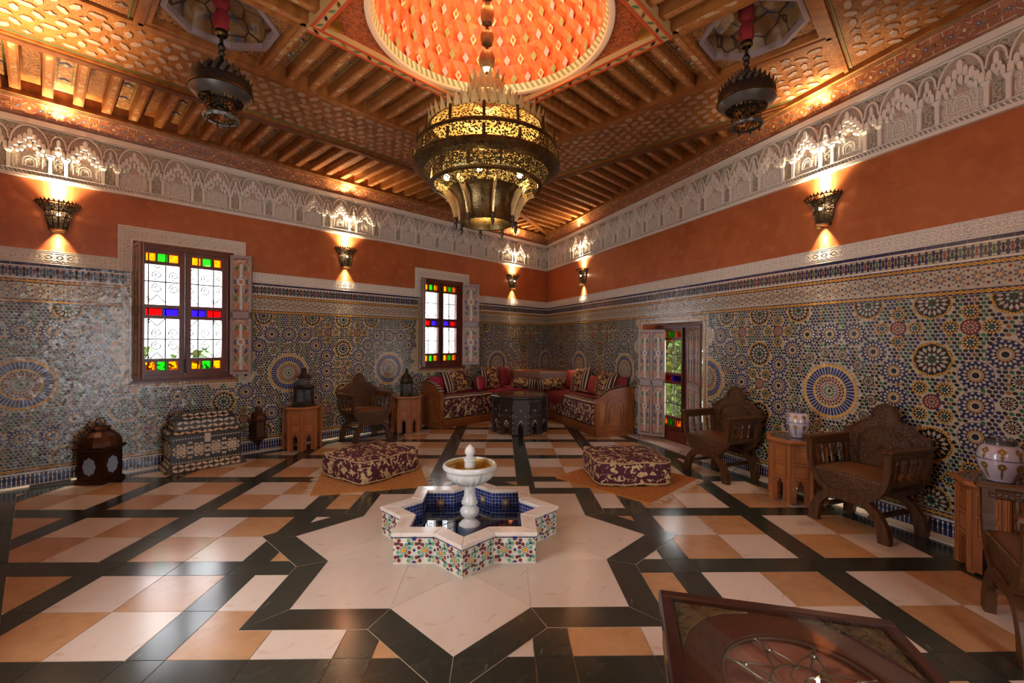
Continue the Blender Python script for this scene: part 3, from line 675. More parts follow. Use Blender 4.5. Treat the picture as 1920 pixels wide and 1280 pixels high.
# ================================================================= ceiling (local frame: x along left wall from the corner, y away from it)
DX, DY, DH = 5.40, 3.88, .95
IX0, IX1, IY0, IY1 = 3.60, 7.20, 2.08, 5.68
BWD = .88; ZS = 3.70; ZP = 3.80
roomML = [(0, 0), (LENL, 0), (LENL, REAR), (REAR * RX / RY, REAR)]
def rclip(P): return clip_poly(ccw(P), roomML)
b_ = MB(); holes_c = [(DX - DH + .1, DX + DH - .1, DY - DH + .1, DY + DH - .1)]
for (a, b, c, d) in rects(-.3, LENL + .3, -.3, REAR + .3, holes_c): b_.box(a, b, c, d, ZP + .22, ZP + .34)
ceiling = structure(obj('ceiling', b_, M['wood'], None, ML), 'carved and painted cedar ceiling with a red dome')
def cadd(name, mb_, m, **k): return obj(name, mb_, m, ceiling, **k)
def slab(mb_, P, z0, z1, mi=0):
    Q = rclip(P)
    if len(Q) >= 3: mb_.prism(Q, z0, z1, mi, axis='z')
def R4(x0, x1, y0, y1): return [(x0, y0), (x1, y0), (x1, y1), (x0, y1)]
# lattice beams
beams = [(2.72, 8.05, IY0 - BWD, IY0, 'x'), (1.0, 8.05, IY1, IY1 + BWD, 'x'), (IX0 - BWD, IX0, IY0, IY1, 'y'), (IX1, 8.05, IY0, IY1, 'y')]
bossm = {}
def hexmesh(l, w, rot):
    m_ = MB(); P = [(-l, 0), (-l * .5, -w), (l * .5, -w), (l, 0), (l * .5, w), (-l * .5, w)]; c, s = math.cos(rot), math.sin(rot)
    P = [(x * c - y * s, x * s + y * c) for x, y in P]; Q = [(x * .86, y * .86) for x, y in P]
    m_.loft([[(x, y, 0) for x, y in P], [(x, y, -.009) for x, y in P], [(x, y, -.011) for x, y in Q]]); m_.m[-1] = 1; return mesh('lattice_boss', m_, [M['boss'], M['boss_top']])
def starmesh(r):
    m_ = MB(); P = [((r if k % 2 == 0 else r * .5) * math.cos(math.pi * k / 4), (r if k % 2 == 0 else r * .5) * math.sin(math.pi * k / 4)) for k in range(8)]
    m_.loft([[(x, y, 0) for x, y in P], [(x, y, -.010) for x, y in P]]); m_.m[-1] = 1; return mesh('lattice_star', m_, [M['boss'], M['boss_top']])
BH = [hexmesh(.052, .023, R_(a)) for a in (0, 60, 120, 90)]; BS = starmesh(.032); BO = hexmesh(.038, .034, 0)
allb = []
for bi, (x0, x1, y0, y1, ax) in enumerate(beams):
    m_ = MB(); slab(m_, R4(x0, x1, y0, y1), ZS, ZP + .15); beam = cadd('lattice_beam', m_, M['wood_carved'])
    e = MB()
    if ax == 'x': strips = [(x0, x1, y0, y0 + .03), (x0, x1, y1 - .03, y1), (x0, x1, y0 + .05, y0 + .058), (x0, x1, y1 - .058, y1 - .05)]
    else: strips = [(x0, x0 + .03, y0, y1), (x1 - .03, x1, y0, y1), (x0 + .05, x0 + .058, y0, y1), (x1 - .058, x1 - .05, y0, y1)]
    for k, s_ in enumerate(strips): slab(e, R4(*s_), ZS - (.022 if k < 2 else .008), ZS + .001, 0 if k < 2 else 1)
    obj('beam_edging', e, [M['wood'], M['paint_green']], beam)
    p = .117; nx = int((x1 - x0 - .14) / p + .5); ny = int((y1 - y0 - .14) / (p * .866) + .5); ox = (x1 - x0 - (nx - .5) * p) / 2; oy = (y1 - y0 - (ny - 1) * p * .866) / 2
    for j in range(ny):
        for i in range(nx):
            x = x0 + ox + (i + (.5 if j % 2 else 0)) * p; y = y0 + oy + j * p * .866
            if x > x1 - .06 or not (x * RY - y * RX > .17) or y > REAR - .3: continue
            t = (i + 2 * j) % 7
            me = BS if t == 0 else BO if t == 4 else BH[(i * 2 + j) % 4]
            w = ml(x, y, ZS); z = w.x * CAMF.x + w.y * CAMF.y; u = w.x * CAMF.y - w.y * CAMF.x
            vis = z > .4 and abs(u / z) < 1.15 and (ZS - 1.4) / z < .78
            allb.append(((z * z + u * u + 5) if vis else 1e9, x, y, me, beam))
allb.sort(key=lambda t: t[0]); rest = {}
for k, (d, x, y, me, beam) in enumerate(allb):
    if k < 300 and d < 1e8: link('lattice_boss', me, beam, Matrix.Translation((x, y, ZS)))
    else: rest.setdefault(beam.name, (beam, []))[1].append((x, y, me))
for beam, L_ in rest.values():
    m_ = MB()
    for x, y, me in L_:
        n = len(m_.v); m_.v += [(v.co.x + x, v.co.y + y, v.co.z + ZS) for v in me.vertices]; m_.f += [tuple(i + n for i in p.vertices) for p in me.polygons]; m_.m += [p.material_index for p in me.polygons]
    obj('lattice_bosses', m_, [M['boss'], M['boss_top']], beam, kind='stuff')
# joist fields
def joists(x0, x1, y0, y1, along, pitch, first=None, zb=ZS - .004, clipfn=rclip, taper=True):
    # joists run along 'along'; panels between them
    A0, A1 = (x0, x1) if along == 'y' else (y0, y1); n = round((A1 - A0) / pitch); p = (A1 - A0) / n; w = .037
    for k in range(n + 1):
        c = A0 + k * p
        P = R4(c - w, c + w, y0, y1) if along == 'y' else R4(x0, x1, c - w, c + w)
        Q = clipfn(P)
        if len(Q) >= 3 and area(Q) > .004:
            m_ = MB(); m_.prism(Q, zb, ZP, axis='z')
            P2 = R4(c - w * .55, c + w * .55, y0 + .03, y1 - .03) if along == 'y' else R4(x0 + .03, x1 - .03, c - w * .55, c + w * .55)
            Q2 = clipfn(P2)
            if len(Q2) >= 3: m_.prism(Q2, zb - .002, zb + .001, 1, axis='z')
            cadd('ceiling_joist', m_, [M['wood'], M['joist_paint']])
        if k < n:
            P = R4(c + w, c + p - w, y0, y1) if along == 'y' else R4(x0, x1, c + w, c + p - w)
            Q = clipfn(P)
            if len(Q) >= 3 and area(Q) > .004:
                m_ = MB(); m_.prism(Q, ZP - .012, ZP + .01, axis='z'); pn = cadd('joist_panel', m_, M['wood_paint'] if k % 2 else M['wood'])
                d = MB(); g_ = .02; md = c + p / 2
                u0, u1 = (y0, y1) if along == 'y' else (x0, x1)
                def U(a, b): return (a, b) if along == 'y' else (b, a)
                ul = u0 + (u1 - u0) * .18; uh = u0 + (u1 - u0) * .80; hw = p / 2 - w - .016
                if k % 2 == 0:
                    Q3 = clipfn([U(md - hw, ul), U(md + hw, ul), U(md + hw, uh), U(md - hw, uh)])
                    if len(Q3) >= 3: d.prism(Q3, ZP - .026, ZP - .011, 0, axis='z'); obj('carved_inset', d, M['wood_scroll'], pn)
                else:
                    for f_, r_ in ((.30, .45), (.60, .6)):
                        cc = u0 + (u1 - u0) * f_; q_ = hw * r_ * 1.5
                        Q3 = clipfn([U(md, cc - q_), U(md + hw * .8, cc), U(md, cc + q_), U(md - hw * .8, cc)])
                        if len(Q3) >= 3: d.prism(Q3, ZP - .018, ZP - .011, 0, axis='z')
                        Q3 = clipfn([U(md, cc - q_ * .5), U(md + hw * .4, cc), U(md, cc + q_ * .5), U(md - hw * .4, cc)])
                        if len(Q3) >= 3: d.prism(Q3, ZP - .024, ZP - .017, 1, axis='z')
                    for s_ in (-1, 1):
                        Q3 = clipfn([U(md + s_ * hw, ul), U(md + s_ * (hw - .006), ul), U(md + s_ * (hw - .006), uh), U(md + s_ * hw, uh)])
                        if len(Q3) >= 3: d.prism(Q3, ZP - .016, ZP - .011, 2, axis='z')
                    if d.v: obj('painted_motif', d, [M['paint_blue'], M['paint_cream'], M['paint_green']], pn)
M['joist_paint'] = mat('painted_joist', (.40, .16, .045), .45, mix=[('vor', 20, (.34, .07, .03), .28, .2), ('noise', 18, (.55, .36, .18), .56, .62)], scale=(1, 1, 1))
cl_left = lambda P: clip_poly(rclip(P), ccw([(-.1, .10), (8.1, .10), (8.1, 1.2), (1.2 * 1.0, 1.2), (-.1, -.1)])) if len(rclip(P)) >= 3 else []
# strip along the left wall; its far end stops on a hip beam running out of the corner
hip = [(.10, .14), (2.72, 1.2)]
def cl_leftstrip(P):
    Q = rclip(P)
    return clip_poly(Q, ccw([(.25, .10), (8.06, .10), (8.06, 1.2), (2.72, 1.2)])) if len(Q) >= 3 else []
def cl_farstrip(P):
    Q = rclip(P)
    return clip_poly(Q, ccw([(.25, .14), (2.72, 1.2), (2.72, 6.2), (.0, 6.2), (.0, .14)])) if len(Q) >= 3 else []
joists(.12, 8.05, .10, 1.2, 'y', .2065, clipfn=cl_leftstrip)
joists(.12, 2.72, .14, 6.2, 'x', .2065, clipfn=cl_farstrip)
trimbox0 = MB(); trimbox0.box(.05, LENL, .095, .125, ZS - .045, ZP); cadd('joist_end_board', trimbox0, M['wood'])
m_ = MB(); dx, dy = hip[1][0] - hip[0][0], hip[1][1] - hip[0][1]; l = math.hypot(dx, dy); px, py = -dy / l * .05, dx / l * .05
m_.prism([(hip[0][0] - px, hip[0][1] - py), (hip[1][0] - px, hip[1][1] - py), (hip[1][0] + px, hip[1][1] + py), (hip[0][0] + px, hip[0][1] + py)], ZS - .02, ZP, axis='z'); cadd('hip_beam', m_, M['wood'])
eb = MB(); eb.T = Matrix(((RX, RY, 0, 0), (RY, -RX, 0, 0), (0, 0, 1, 0), (0, 0, 0, 1))); eb.box(.05, LENR, .10, .13, ZS - .045, ZP); cadd('joist_end_board', eb, M['wood'])
# joists round the dome frame
joists(DX - DH, DX + DH, IY0, DY - DH, 'y', .19); joists(DX - DH, DX + DH, DY + DH, IY1, 'y', .19)
joists(IX0, DX - DH, DY - DH, DY + DH, 'x', .19); joists(DX + DH, IX1, DY - DH, DY + DH, 'x', .19)
# strips that trim beams and fields
def trimbox(x0, x1, y0, y1, z0, z1, m='wood', name='trim_moulding'):
    t = MB(); slab(t, R4(x0, x1, y0, y1), z0, z1)
    if t.v: cadd(name, t, M[m])
for a in (IX0, IX1): trimbox(a - .03, a + .03, IY0, IY1, ZS - .03, ZP, 'wood')
for a in (IY0, IY1): trimbox(IX0, IX1, a - .03, a + .03, ZS - .03, ZP, 'wood')
trimbox(2.72, 8.05, IY0 - BWD - .06, IY0 - BWD + .01, ZS - .04, ZP, 'wood_dark'); trimbox(IX0 - BWD - .06, IX0 - BWD + .01, 1.2, IY1 + BWD, ZS - .04, ZP, 'wood_dark')
# ---------------------------------------------------------------- dome frame, spandrels, dome
fw = .085
for (a, b, c, d) in ((DX - DH, DX + DH, DY - DH, DY - DH + fw), (DX - DH, DX + DH, DY + DH - fw, DY + DH), (DX - DH, DX - DH + fw, DY - DH + fw, DY + DH - fw), (DX + DH - fw, DX + DH, DY - DH + fw, DY + DH - fw)):
    t = MB(); t.box(a, b, c, d, ZS - .045, ZS + .06); fr = cadd('dome_frame', t, M['frame_ochre'])
    e = MB(); lx = (b - a) > (d - c)
    for f_ in (0.0, .78):
        if lx: e.box(a, b, c + (d - c) * f_, c + (d - c) * (f_ + .22), ZS - .052, ZS - .044, 0)
        else: e.box(a + (b - a) * f_, a + (b - a) * (f_ + .22), c, d, ZS - .052, ZS - .044, 0)
    n = 18
    for k in range(n):
        u = (k + .5) / n; cx, cy = (a + (b - a) * u, (c + d) / 2) if lx else ((a + b) / 2, c + (d - c) * u); q = .030; r_ = .012; t_ = .5 if k % 2 else -.5
        ux, uy = (math.cos(t_), math.sin(t_)) if lx else (math.sin(t_), math.cos(t_))
        e.prism([(cx - ux * q, cy - uy * q), (cx - uy * r_, cy + ux * r_), (cx + ux * q, cy + uy * q), (cx + uy * r_, cy - ux * r_)], ZS - .050, ZS - .044, (1, 2, 1, 3)[k % 4], axis='z')
    obj('frame_painting', e, [M['paint_red'], M['paint_green'], M['iron'], M['gold']], fr)
DR = .845
sp = MB(); n = 64; q = DH - fw
for k in range(n):
    t0, t1 = 2 * math.pi * k / n, 2 * math.pi * (k + 1) / n
    def sq(t): f_ = q / max(abs(math.cos(t)), abs(math.sin(t))); return (DX + f_ * math.cos(t), DY + f_ * math.sin(t))
    ci = lambda t: (DX + DR * math.cos(t), DY + DR * math.sin(t))
    a, b, c, d = ci(t0), sq(t0), sq(t1), ci(t1)
    sp.add([(a[0], a[1], ZS), (b[0], b[1], ZS), (c[0], c[1], ZS), (d[0], d[1], ZS)], [(0, 1, 2, 3)])
cadd('dome_spandrel', sp, M['spandrel'])
for sx in (-1, 1):
    for sy in (-1, 1):
        t = MB(); cx, cy = DX + sx * (q - .02), DY + sy * (q - .02)
        P = [(cx, cy)] + [(cx - sx * .11 * math.cos(a), cy - sy * .11 * math.sin(a)) for a in [R_(9 * i) for i in range(11)]]
        t.prism(P, ZS - .016, ZS, axis='z'); cadd('corner_shell', t, M['gold'])
        for i in range(1, 10, 2):
            a = R_(9 * i); 
ringm = MB()
ringm.lathe([(DR + .045, ZS), (DR + .045, ZS - .02), (DR + .02, ZS - .026), (DR, ZS - .02), (DR, ZS + .02)], 96, (DX, DY), caps=False); cadd('dome_ring', ringm, M['dome_w'], smooth=True)
rp = MB(); n = 200
for k in range(n):
    t0 = 2 * math.pi * k / n; dt = 2 * math.pi / n
    P = [(DX + r * math.cos(a), DY + r * math.sin(a), ZS + z) for r, a, z in ((DR - .002, t0, .0), (DR - .002, t0 + dt, .0), (DR - .020, t0 + dt * 2.2, .05), (DR - .020, t0 + dt * 1.2, .05))]
    rp.poly(P, k % 2)
cadd('dome_rope', rp, [M['dome_g'], M['dome_w']])
# muqarnas dome: stepped tiers of small niches
dm = MB(); mo = MB(); NS = 40; tiers = 9; R0 = DR - .02; Hd = .98
rings = []
for j in range(tiers * 2 + 1):
    u = j / (tiers * 2); ang = u * math.pi / 2 * .96
    rings.append((R0 * math.cos(ang) ** .85, ZS + .05 + Hd * math.sin(ang)))
for j in range(tiers * 2):
    (ra, za), (rb, zb) = rings[j], rings[j + 1]
    for i in range(NS):
        t0, t1 = 2 * math.pi * i / NS, 2 * math.pi * (i + 1) / NS; ph = ((j // 2) % 2) * math.pi / NS
        t0 += ph; t1 += ph; tm = (t0 + t1) / 2; dep = .030 * (ra / R0)
        f = lambda r, t, z: (DX + r * math.cos(t), DY + r * math.sin(t), z)
        if j % 2 == 0: dm.add([f(ra, t0, za), f(ra + dep, tm, za), f(ra, t1, za), f(rb, t1, zb), f(rb + dep, tm, zb), f(rb, t0, zb)], [(0, 1, 4, 5), (1, 2, 3, 4)], (i + j // 2) % 2)
        else: dm.add([f(ra, t0, za), f(ra + dep, tm, za), f(ra, t1, za), f(rb, t1, zb), f(rb - .012, tm, zb), f(rb, t0, zb)], [(0, 1, 4, 5), (1, 2, 3, 4)], (i + j // 2 + 1) % 2)
        if j % 2 == 0 and j < 12:
            zc = (za + zb) / 2; hz_ = (zb - za) * .62; hw = (t1 - t0) * .24; rr = (ra + rb) / 2 - .004; s_ = (i + j) % 3
            mo.add([f(ra - .006, tm, zc - hz_), f(rr - .004, tm + hw, zc), f(rb - .004, tm, zc + hz_), f(rr - .004, tm - hw, zc)], [(0, 1, 2, 3)], s_)
            if s_ == 0: mo.add([f(ra - .012, tm, zc - hz_ * .5), f(rr - .010, tm + hw * .5, zc), f(rb - .010, tm, zc + hz_ * .5), f(rr - .010, tm - hw * .5, zc)], [(0, 1, 2, 3)], 3)
dm.lathe([(rings[-1][0] + .01, rings[-1][1] - .001), (.01, rings[-1][1] + .03)], NS, (DX, DY), caps=False)
cadd('dome', dm, [M['dome_a'], M['dome_b']]); cadd('dome_painting', mo, [M['dome_w'], M['dome_s'], M['dome_g'], M['dome_a']], kind='stuff')
outer = MB(); outer.lathe([(R0 + .12, ZS + .01), (R0 + .12, ZS + Hd + .2), (.01, ZS + Hd + .25)], 32, (DX, DY), caps=False); cadd('dome_shell', outer, M['wood_dark'])
# ---------------------------------------------------------------- octagonal skylight coffers in the four corners
for cx, cy in ((IX1 - .425, IY0 + .425), (IX0 + .425, IY1 - .425), (IX0 + .425, IY0 + .425), (IX1 - .425, IY1 - .425)):
    o8 = lambda r: [(cx + r * math.cos(R_(22.5 + 45 * k)), cy + r * math.sin(R_(22.5 + 45 * k))) for k in range(8)]
    cof = MB(); hs = .372; S = [(cx + hs * sx, cy + hs * sy) for sx, sy in ((1, 1), (-1, 1), (-1, -1), (1, -1))]
    O = o8(.36)
    for k in range(4):
        a, b, c = O[2 * k], O[2 * k + 1], S[k]
        nb = O[(2 * k + 2) % 8]
        cof.add([(a[0], a[1], ZS + .03), (c[0], c[1], ZS + .03), (b[0], b[1], ZS + .03)], [(0, 1, 2)])
        d = S[(k + 1) % 4]; cof.add([(b[0], b[1], ZS + .03), (c[0], c[1], ZS + .03), (d[0], d[1], ZS + .03), (nb[0], nb[1], ZS + .03)], [(0, 1, 2, 3)])
    co = cadd('skylight_coffer', cof, M['wood_scroll'])
    e = MB(); hf = .394
    for (a, b, c, d) in ((-hf, hf, -hf, -hf + .036), (-hf, hf, hf - .036, hf), (-hf, -hf + .036, -hf + .036, hf - .036), (hf - .036, hf, -hf + .036, hf - .036)): e.box(cx + a, cx + b, cy + c, cy + d, ZS - .018, ZS + .10)
    obj('coffer_frame', e, M['wood'], co)
    e = MB(); e.loft([[(x, y, z) for x, y in o8(r)] for r, z in ((.372, ZS + .03), (.372, ZS + .012), (.335, ZS + .012), (.325, ZS + .05))], caps=False); obj('octagon_moulding', e, M['lilac'], co)
    e = MB(); e.loft([[(x, y, z) for x, y in o8(r)] for r, z in ((.33, ZS + .05), (.29, ZS + .16), (.15, ZS + .21), (.01, ZS + .218))], caps=False); obj('painted_glass', e, M['skyglass'], co)
# ================================================================= windows and door
def spiral(cx, cz, r, turns=1.6, s=1, a0=0, n=18): return [(cx + s * r * (1 - .82 * i / n) * math.cos(a0 + turns * 2 * math.pi * i / n), cz + r * (1 - .82 * i / n) * math.sin(a0 + turns * 2 * math.pi * i / n)) for i in range(n + 1)]
def shutter(parent, w, h, cols, Mx, name='shutter'):
    b_ = MB(); b_.box(0, w, -.012, .012, 0, h); o = obj(name, b_, M['frame'], parent, Mx)
    f = MB(); d = MB(); y = .0135
    for sy in (-1, 1):
        a, b = (.012, .020) if sy > 0 else (-.020, -.012)
        for (x0, x1, z0, z1) in [(0, w, 0, .035), (0, w, h - .035, h), (0, w, h * .47, h * .53)] + [(w * k / cols - .016, w * k / cols + .016, .035, h - .035) for k in range(1, cols)] + [(0, .03, .035, h - .035), (w - .03, w, .035, h - .035)]: f.box(x0, x1, a, b, z0, z1)
        cw = w / cols
        for k in range(cols):
            for (z0, z1) in ((.035, h * .47), (h * .53, h - .035)):
                cx = (k + .5) * cw; hw = cw / 2 - .026; H = z1 - z0
                def P(pts, m, l=0): d.add([(cx + x, sy * (y + l), z0 + z) for x, z in pts], [tuple(range(len(pts)))], m)
                P([(-hw, .01), (hw, .01), (hw, H - .01), (-hw, H - .01)], 0)
                P([(-hw * .16, .02), (hw * .16, .02), (hw * .16, H * .9), (-hw * .16, H * .9)], 1, .001)
                st = [((.62 if q % 2 == 0 else .36) * hw * math.cos(math.pi * q / 8), H * .56 + (.62 if q % 2 == 0 else .36) * hw * math.sin(math.pi * q / 8) * 1.1) for q in range(16)]
                P(st, 1, .002); P([(hw * .26 * math.cos(math.pi * q / 4), H * .56 + hw * .26 * math.sin(math.pi * q / 4)) for q in range(8)], 2, .003)
                for s_ in (-1, 1):
                    for (px, pz, rx, rz, m) in ((.62, .10, .26, .07, 2), (.55, .25, .30, .07, 4), (.62, .38, .24, .06, 3), (.66, .72, .22, .06, 2), (.5, .82, .26, .05, 4), (.70, .56, .18, .05, 3), (.30, .33, .14, .05, 2)):
                        P([(s_ * px * hw + rx * hw * math.cos(q), pz * H + rz * H * math.sin(q)) for q in [math.pi * i / 3 for i in range(6)]], m, .0015)
                    n = 8; arc = [(s_ * hw * (1 - .95 * (i / n) ** 1.6), H * (.70 + .26 * math.sin(math.pi / 2 * i / n))) for i in range(n + 1)]
                    for (p, q) in zip(arc, arc[1:]): P([(p[0], p[1]), (q[0], q[1]), (q[0], q[1] - .012), (p[0], p[1] - .012)], 5, .0025)
                    lz = [(s_ * hw * .85, H * .04), (s_ * hw * .2, H * .20), (s_ * hw * .85, H * .36)]
                    for (p, q) in zip(lz, lz[1:]): P([(p[0], p[1]), (q[0], q[1]), (q[0], q[1] + .012), (p[0], p[1] + .012)], 5, .0025)
    obj('shutter_frame', f, M['shutter_frame'], o); obj('painted_panel', d, [M['shutter_paint'], M['mint'], M['terracotta'], M['paint_blue'], M['paint_green'], M['paint_cream']], o)
    return o
def window(name, Mx, x0, x1, z0, z1, label, bottom=.0, rows=None, kick=0):
    r = link(name, None, None, Mx @ Matrix.Translation((x0, 0, z0))); r.matrix_world = Mx @ Matrix.Translation((x0, 0, z0)); structure(r, label)
    w, h = x1 - x0, z1 - z0; f = MB(); ya, yb = -.13, -.03; t = .05
    for q in ((0, t, 0, h), (w - t, w, 0, h), (t, w - t, 0, t + kick), (t, w - t, h - t, h)): f.box(q[0], q[1], ya, yb, q[2], q[3])
    obj('window_frame' if name.startswith('w') else 'door_frame', f, M['frame'], r)
    panes = [('amber', 'gpane', 'amber')]
    ih = h - 2 * t - kick; b0 = t + kick
    R_rows = [(.040, .104, ('amber', 'gpane', 'amber')), (.132, .450, ('clear',)), (.478, .535, None), (.562, .880, ('clear',)), (.908, .970, ('amber', 'gpane', 'amber'))]
    for k in (0, 1):
        a, b = (t + .003, w / 2 - .004) if k == 0 else (w / 2 + .004, w - t - .003)
        s_ = MB(); st = .052; m0 = .026; zs = [b0]
        # stiles
        s_.box(a, a + st, -.115, -.055, b0, b0 + ih); s_.box(b - st, b, -.115, -.055, b0, b0 + ih)
        cuts = []
        for (f0, f1, c) in R_rows: cuts.append((b0 + ih * f0, b0 + ih * f1))
        zprev = b0
        for (c0, c1) in cuts: s_.box(a + st, b - st, -.110, -.060, zprev, c0); zprev = c1
        s_.box(a + st, b - st, -.110, -.060, zprev, b0 + ih)
        sash = obj('sash', s_, M['frame'], r)
        for (f0, f1, c) in R_rows:
            c = c or (('rpane', 'bpane') if k == 0 else ('bpane', 'rpane')); n = len(c); iw = b - a - 2 * st; c0, c1 = b0 + ih * f0, b0 + ih * f1
            for i in range(n):
                p0, p1 = a + st + iw * i / n, a + st + iw * (i + 1) / n
                g_ = .010 if n > 1 else 0
                pm = MB(); pm.box(p0 + g_, p1 - g_, -.088, -.084, c0, c1); obj('pane', pm, M[c[i]], sash)
                if n > 1:
                    gb = MB()
                    gb.box(p0, p0 + g_, -.108, -.062, c0, c1); gb.box(p1 - g_, p1, -.108, -.062, c0, c1); obj('glazing_bar', gb, M['frame'], sash)
    rv = MB()
    for q in ((-.001, .012, 0, h), (w - .012, w + .001, 0, h), (.012, w - .012, 0, .012), (.012, w - .012, h - .012, h)): rv.box(q[0], q[1], -.41 if z0 > .2 else -.20, ya, q[2], q[3])
    obj('window_reveal', rv, M['stucco_plain'], r)
    hd = MB(); hd.box(w / 2 - .012, w / 2 + .012, -.05, -.035, b0 + .01, b0 + .17); hd.box(w / 2 - .004, w / 2 + .004, -.05, -.030, b0 + .1, h - t); obj('latch', hd, M['iron'], r)
    g = MB(); yg = -.22
    for i in range(1, 6): g.box(w * i / 6 - .006, w * i / 6 + .006, yg - .005, yg + .005, 0, h)
    for v in (.02, .30, .535, .74, .98): g.box(0, w, yg - .005, yg + .005, h * v - .007, h * v + .007)
    for i in range(6):
        cx = w * (i + .5) / 6
        for v in (.30, .74):
            for s_ in (-1, 1):
                pts = spiral(cx, h * v + s_ * .075, .055, 1.6, s_, math.pi / 2 * -s_); g.tube([(x, yg, z) for x, z in pts], .0055, 4)
                if i % 2 == 0:
                    pts = [(cx, h * v + s_ * .15), (cx + w / 12, h * v + s_ * .24)]; g.tube([(x, yg, z) for x, z in pts], .0055, 4); g.tube([(2 * cx - x, yg, z) for x, z in pts], .0055, 4)
                    pts = spiral(cx + w / 12, h * v + s_ * .20, .026, 1.2, -1, .8, 10); g.tube([(x, yg, z) for x, z in pts], .005, 4)
    obj('iron_grille', g, M['iron'], r)
    sl = MB(); sl.box(-.02, w + .02, -.03, .03, -.028, 0); obj('window_sill' if z0 > .2 else 'threshold', sl, M['frame'] if z0 > .2 else M['cream_marble'], r)
    return r
w1 = window('window_1', ML, *WIN[0], 'near stained-glass window beside the bone-inlaid chest')
w2 = window('window_2', ML, *WIN[1], 'far stained-glass window above the corner sofa')
def fold(parent, x, ang, w, h, cols, z, y=.0): shutter(parent, w, h, cols, Matrix.Translation((x, y, z)) @ Matrix.Rotation(ang, 4, 'Z'))
for wn, W_ in ((w1, WIN[0]), (w2, WIN[1])):
    wd = W_[1] - W_[0]
    fold(wn, .035, R_(180 - 33), .235 if wn is w1 else .30, 1.44, 1, .03, .03)      # right-hand shutter, folded back to the wall
    fold(wn, wd - .01, R_(97 if wn is w1 else 64), .235, 1.44, 1, .03, .01)
d1 = window('door_1', MR @ Matrix.Translation((0, -.18, 0)), DOOR[0] + .02, DOOR[1] - .02, .015, DOOR[3] - .01, 'glazed garden door with painted shutters in the right wall', kick=.10)
def leafM(s0, y0, s1, y1, z): # from pixel measurements on the wall: s = -x
    X0, X1 = -s0 - (DOOR[0] + .02), -s1 - (DOOR[0] + .02); y0 += .18; y1 += .18
    return Matrix.Translation((X0, y0, z)) @ Matrix.Rotation(math.atan2(y1 - y0, X1 - X0), 4, 'Z'), math.hypot(X1 - X0, y1 - y0)
Mx, wd = leafM(3.425, .05, 3.73, -.185, .035); shutter(d1, wd, 1.53, 2, Mx)
Mx, wd = leafM(4.635, .01, 4.20, -.185, .035); shutter(d1, wd, 1.56, 2, Mx)
b_ = MB(); b_.box(DOOR[0], DOOR[1], -.4, 0, -.02, .012); obj('door_sill', b_, M['cream_marble'], wr_)
# ================================================================= garden outside
M['leaf'] = mat('garden_leaf', (.09, .22, .03), .5, mix=[('noise', 3, (.16, .32, .05), .4, .7), ('noise', 9, (.04, .11, .02), .5, .8)])
M['bark'] = mat('shrub_bark', (.12, .07, .04), .8); M['paving'] = mat('outside_paving', (.62, .58, .50), .8)
b_ = MB(); b_.box(-14, 14, -9, -.42, -.14, -.1); gl_ = structure(obj('ground_garden', b_, M['paving'], None, ML), 'pale paving outside the windows')
b_ = MB(); b_.box(-14, 6, -9, -.42, -.14, -.1); gr_ = structure(obj('ground_garden', b_, M['paving'], None, MR), 'pale paving outside the door')
def shrub(p, h, w, n, label, seed):
    rd = random.Random(seed); t = thing('garden_shrub', label, 'shrub', Matrix.Translation(p), 'shrubs in the garden outside')
    s_ = MB(); lf = MB()
    for k in range(7):
        a = rd.uniform(0, 6.28); e = (w * .6 * math.cos(a), w * .6 * math.sin(a), h * rd.uniform(.6, .95)); s_.tube([(0, 0, 0), (e[0] * .4, e[1] * .4, h * .4), e], [.014, .01, .004], 5)
    for k in range(n):
        a = rd.uniform(0, 6.28); r = w * math.sqrt(rd.random()); z = h * (.12 + .88 * rd.random() ** .8); r *= 1 - .5 * (z / h) ** 3
        c = Vector((r * math.cos(a), r * math.sin(a), z)); l = rd.uniform(.06, .15); d = Vector((rd.uniform(-1, 1), rd.uniform(-1, 1), rd.uniform(-.6, .9))).normalized(); u = d.cross(Vector((rd.random(), rd.random(), .3))).normalized() * l * .32
        lf.add([tuple(c - d * l / 2), tuple(c + u), tuple(c + d * l / 2), tuple(c - u)], [(0, 1, 2, 3)])
    obj('stem', s_, M['bark'], t); obj('foliage', lf, M['leaf'], t, kind='stuff')
for k, (s, d, h, w, lab) in enumerate([(2.86, -1.05, 1.75, .42, 'leafy green shrub nearest the garden door'), (2.28, -1.65, 2.0, .45, 'tall leafy shrub outside the garden door, second behind the nearest'), (1.62, -2.25, 2.3, .5, 'tall leafy shrub outside the garden door, third behind the nearest'), (.95, -2.85, 2.5, .5, 'farthest tall shrub behind the garden door')]):
    shrub(pr(s, d, -.1), h, w, 1500, lab, k)
shrub(ml(6.9, -1.2, -.1), 1.42, .45, 420, 'low green shrub outside the near stained-glass window, left sash', 11); shrub(ml(6.2, -1.3, -.1), 1.38, .4, 380, 'low green shrub outside the near stained-glass window, right sash', 12)
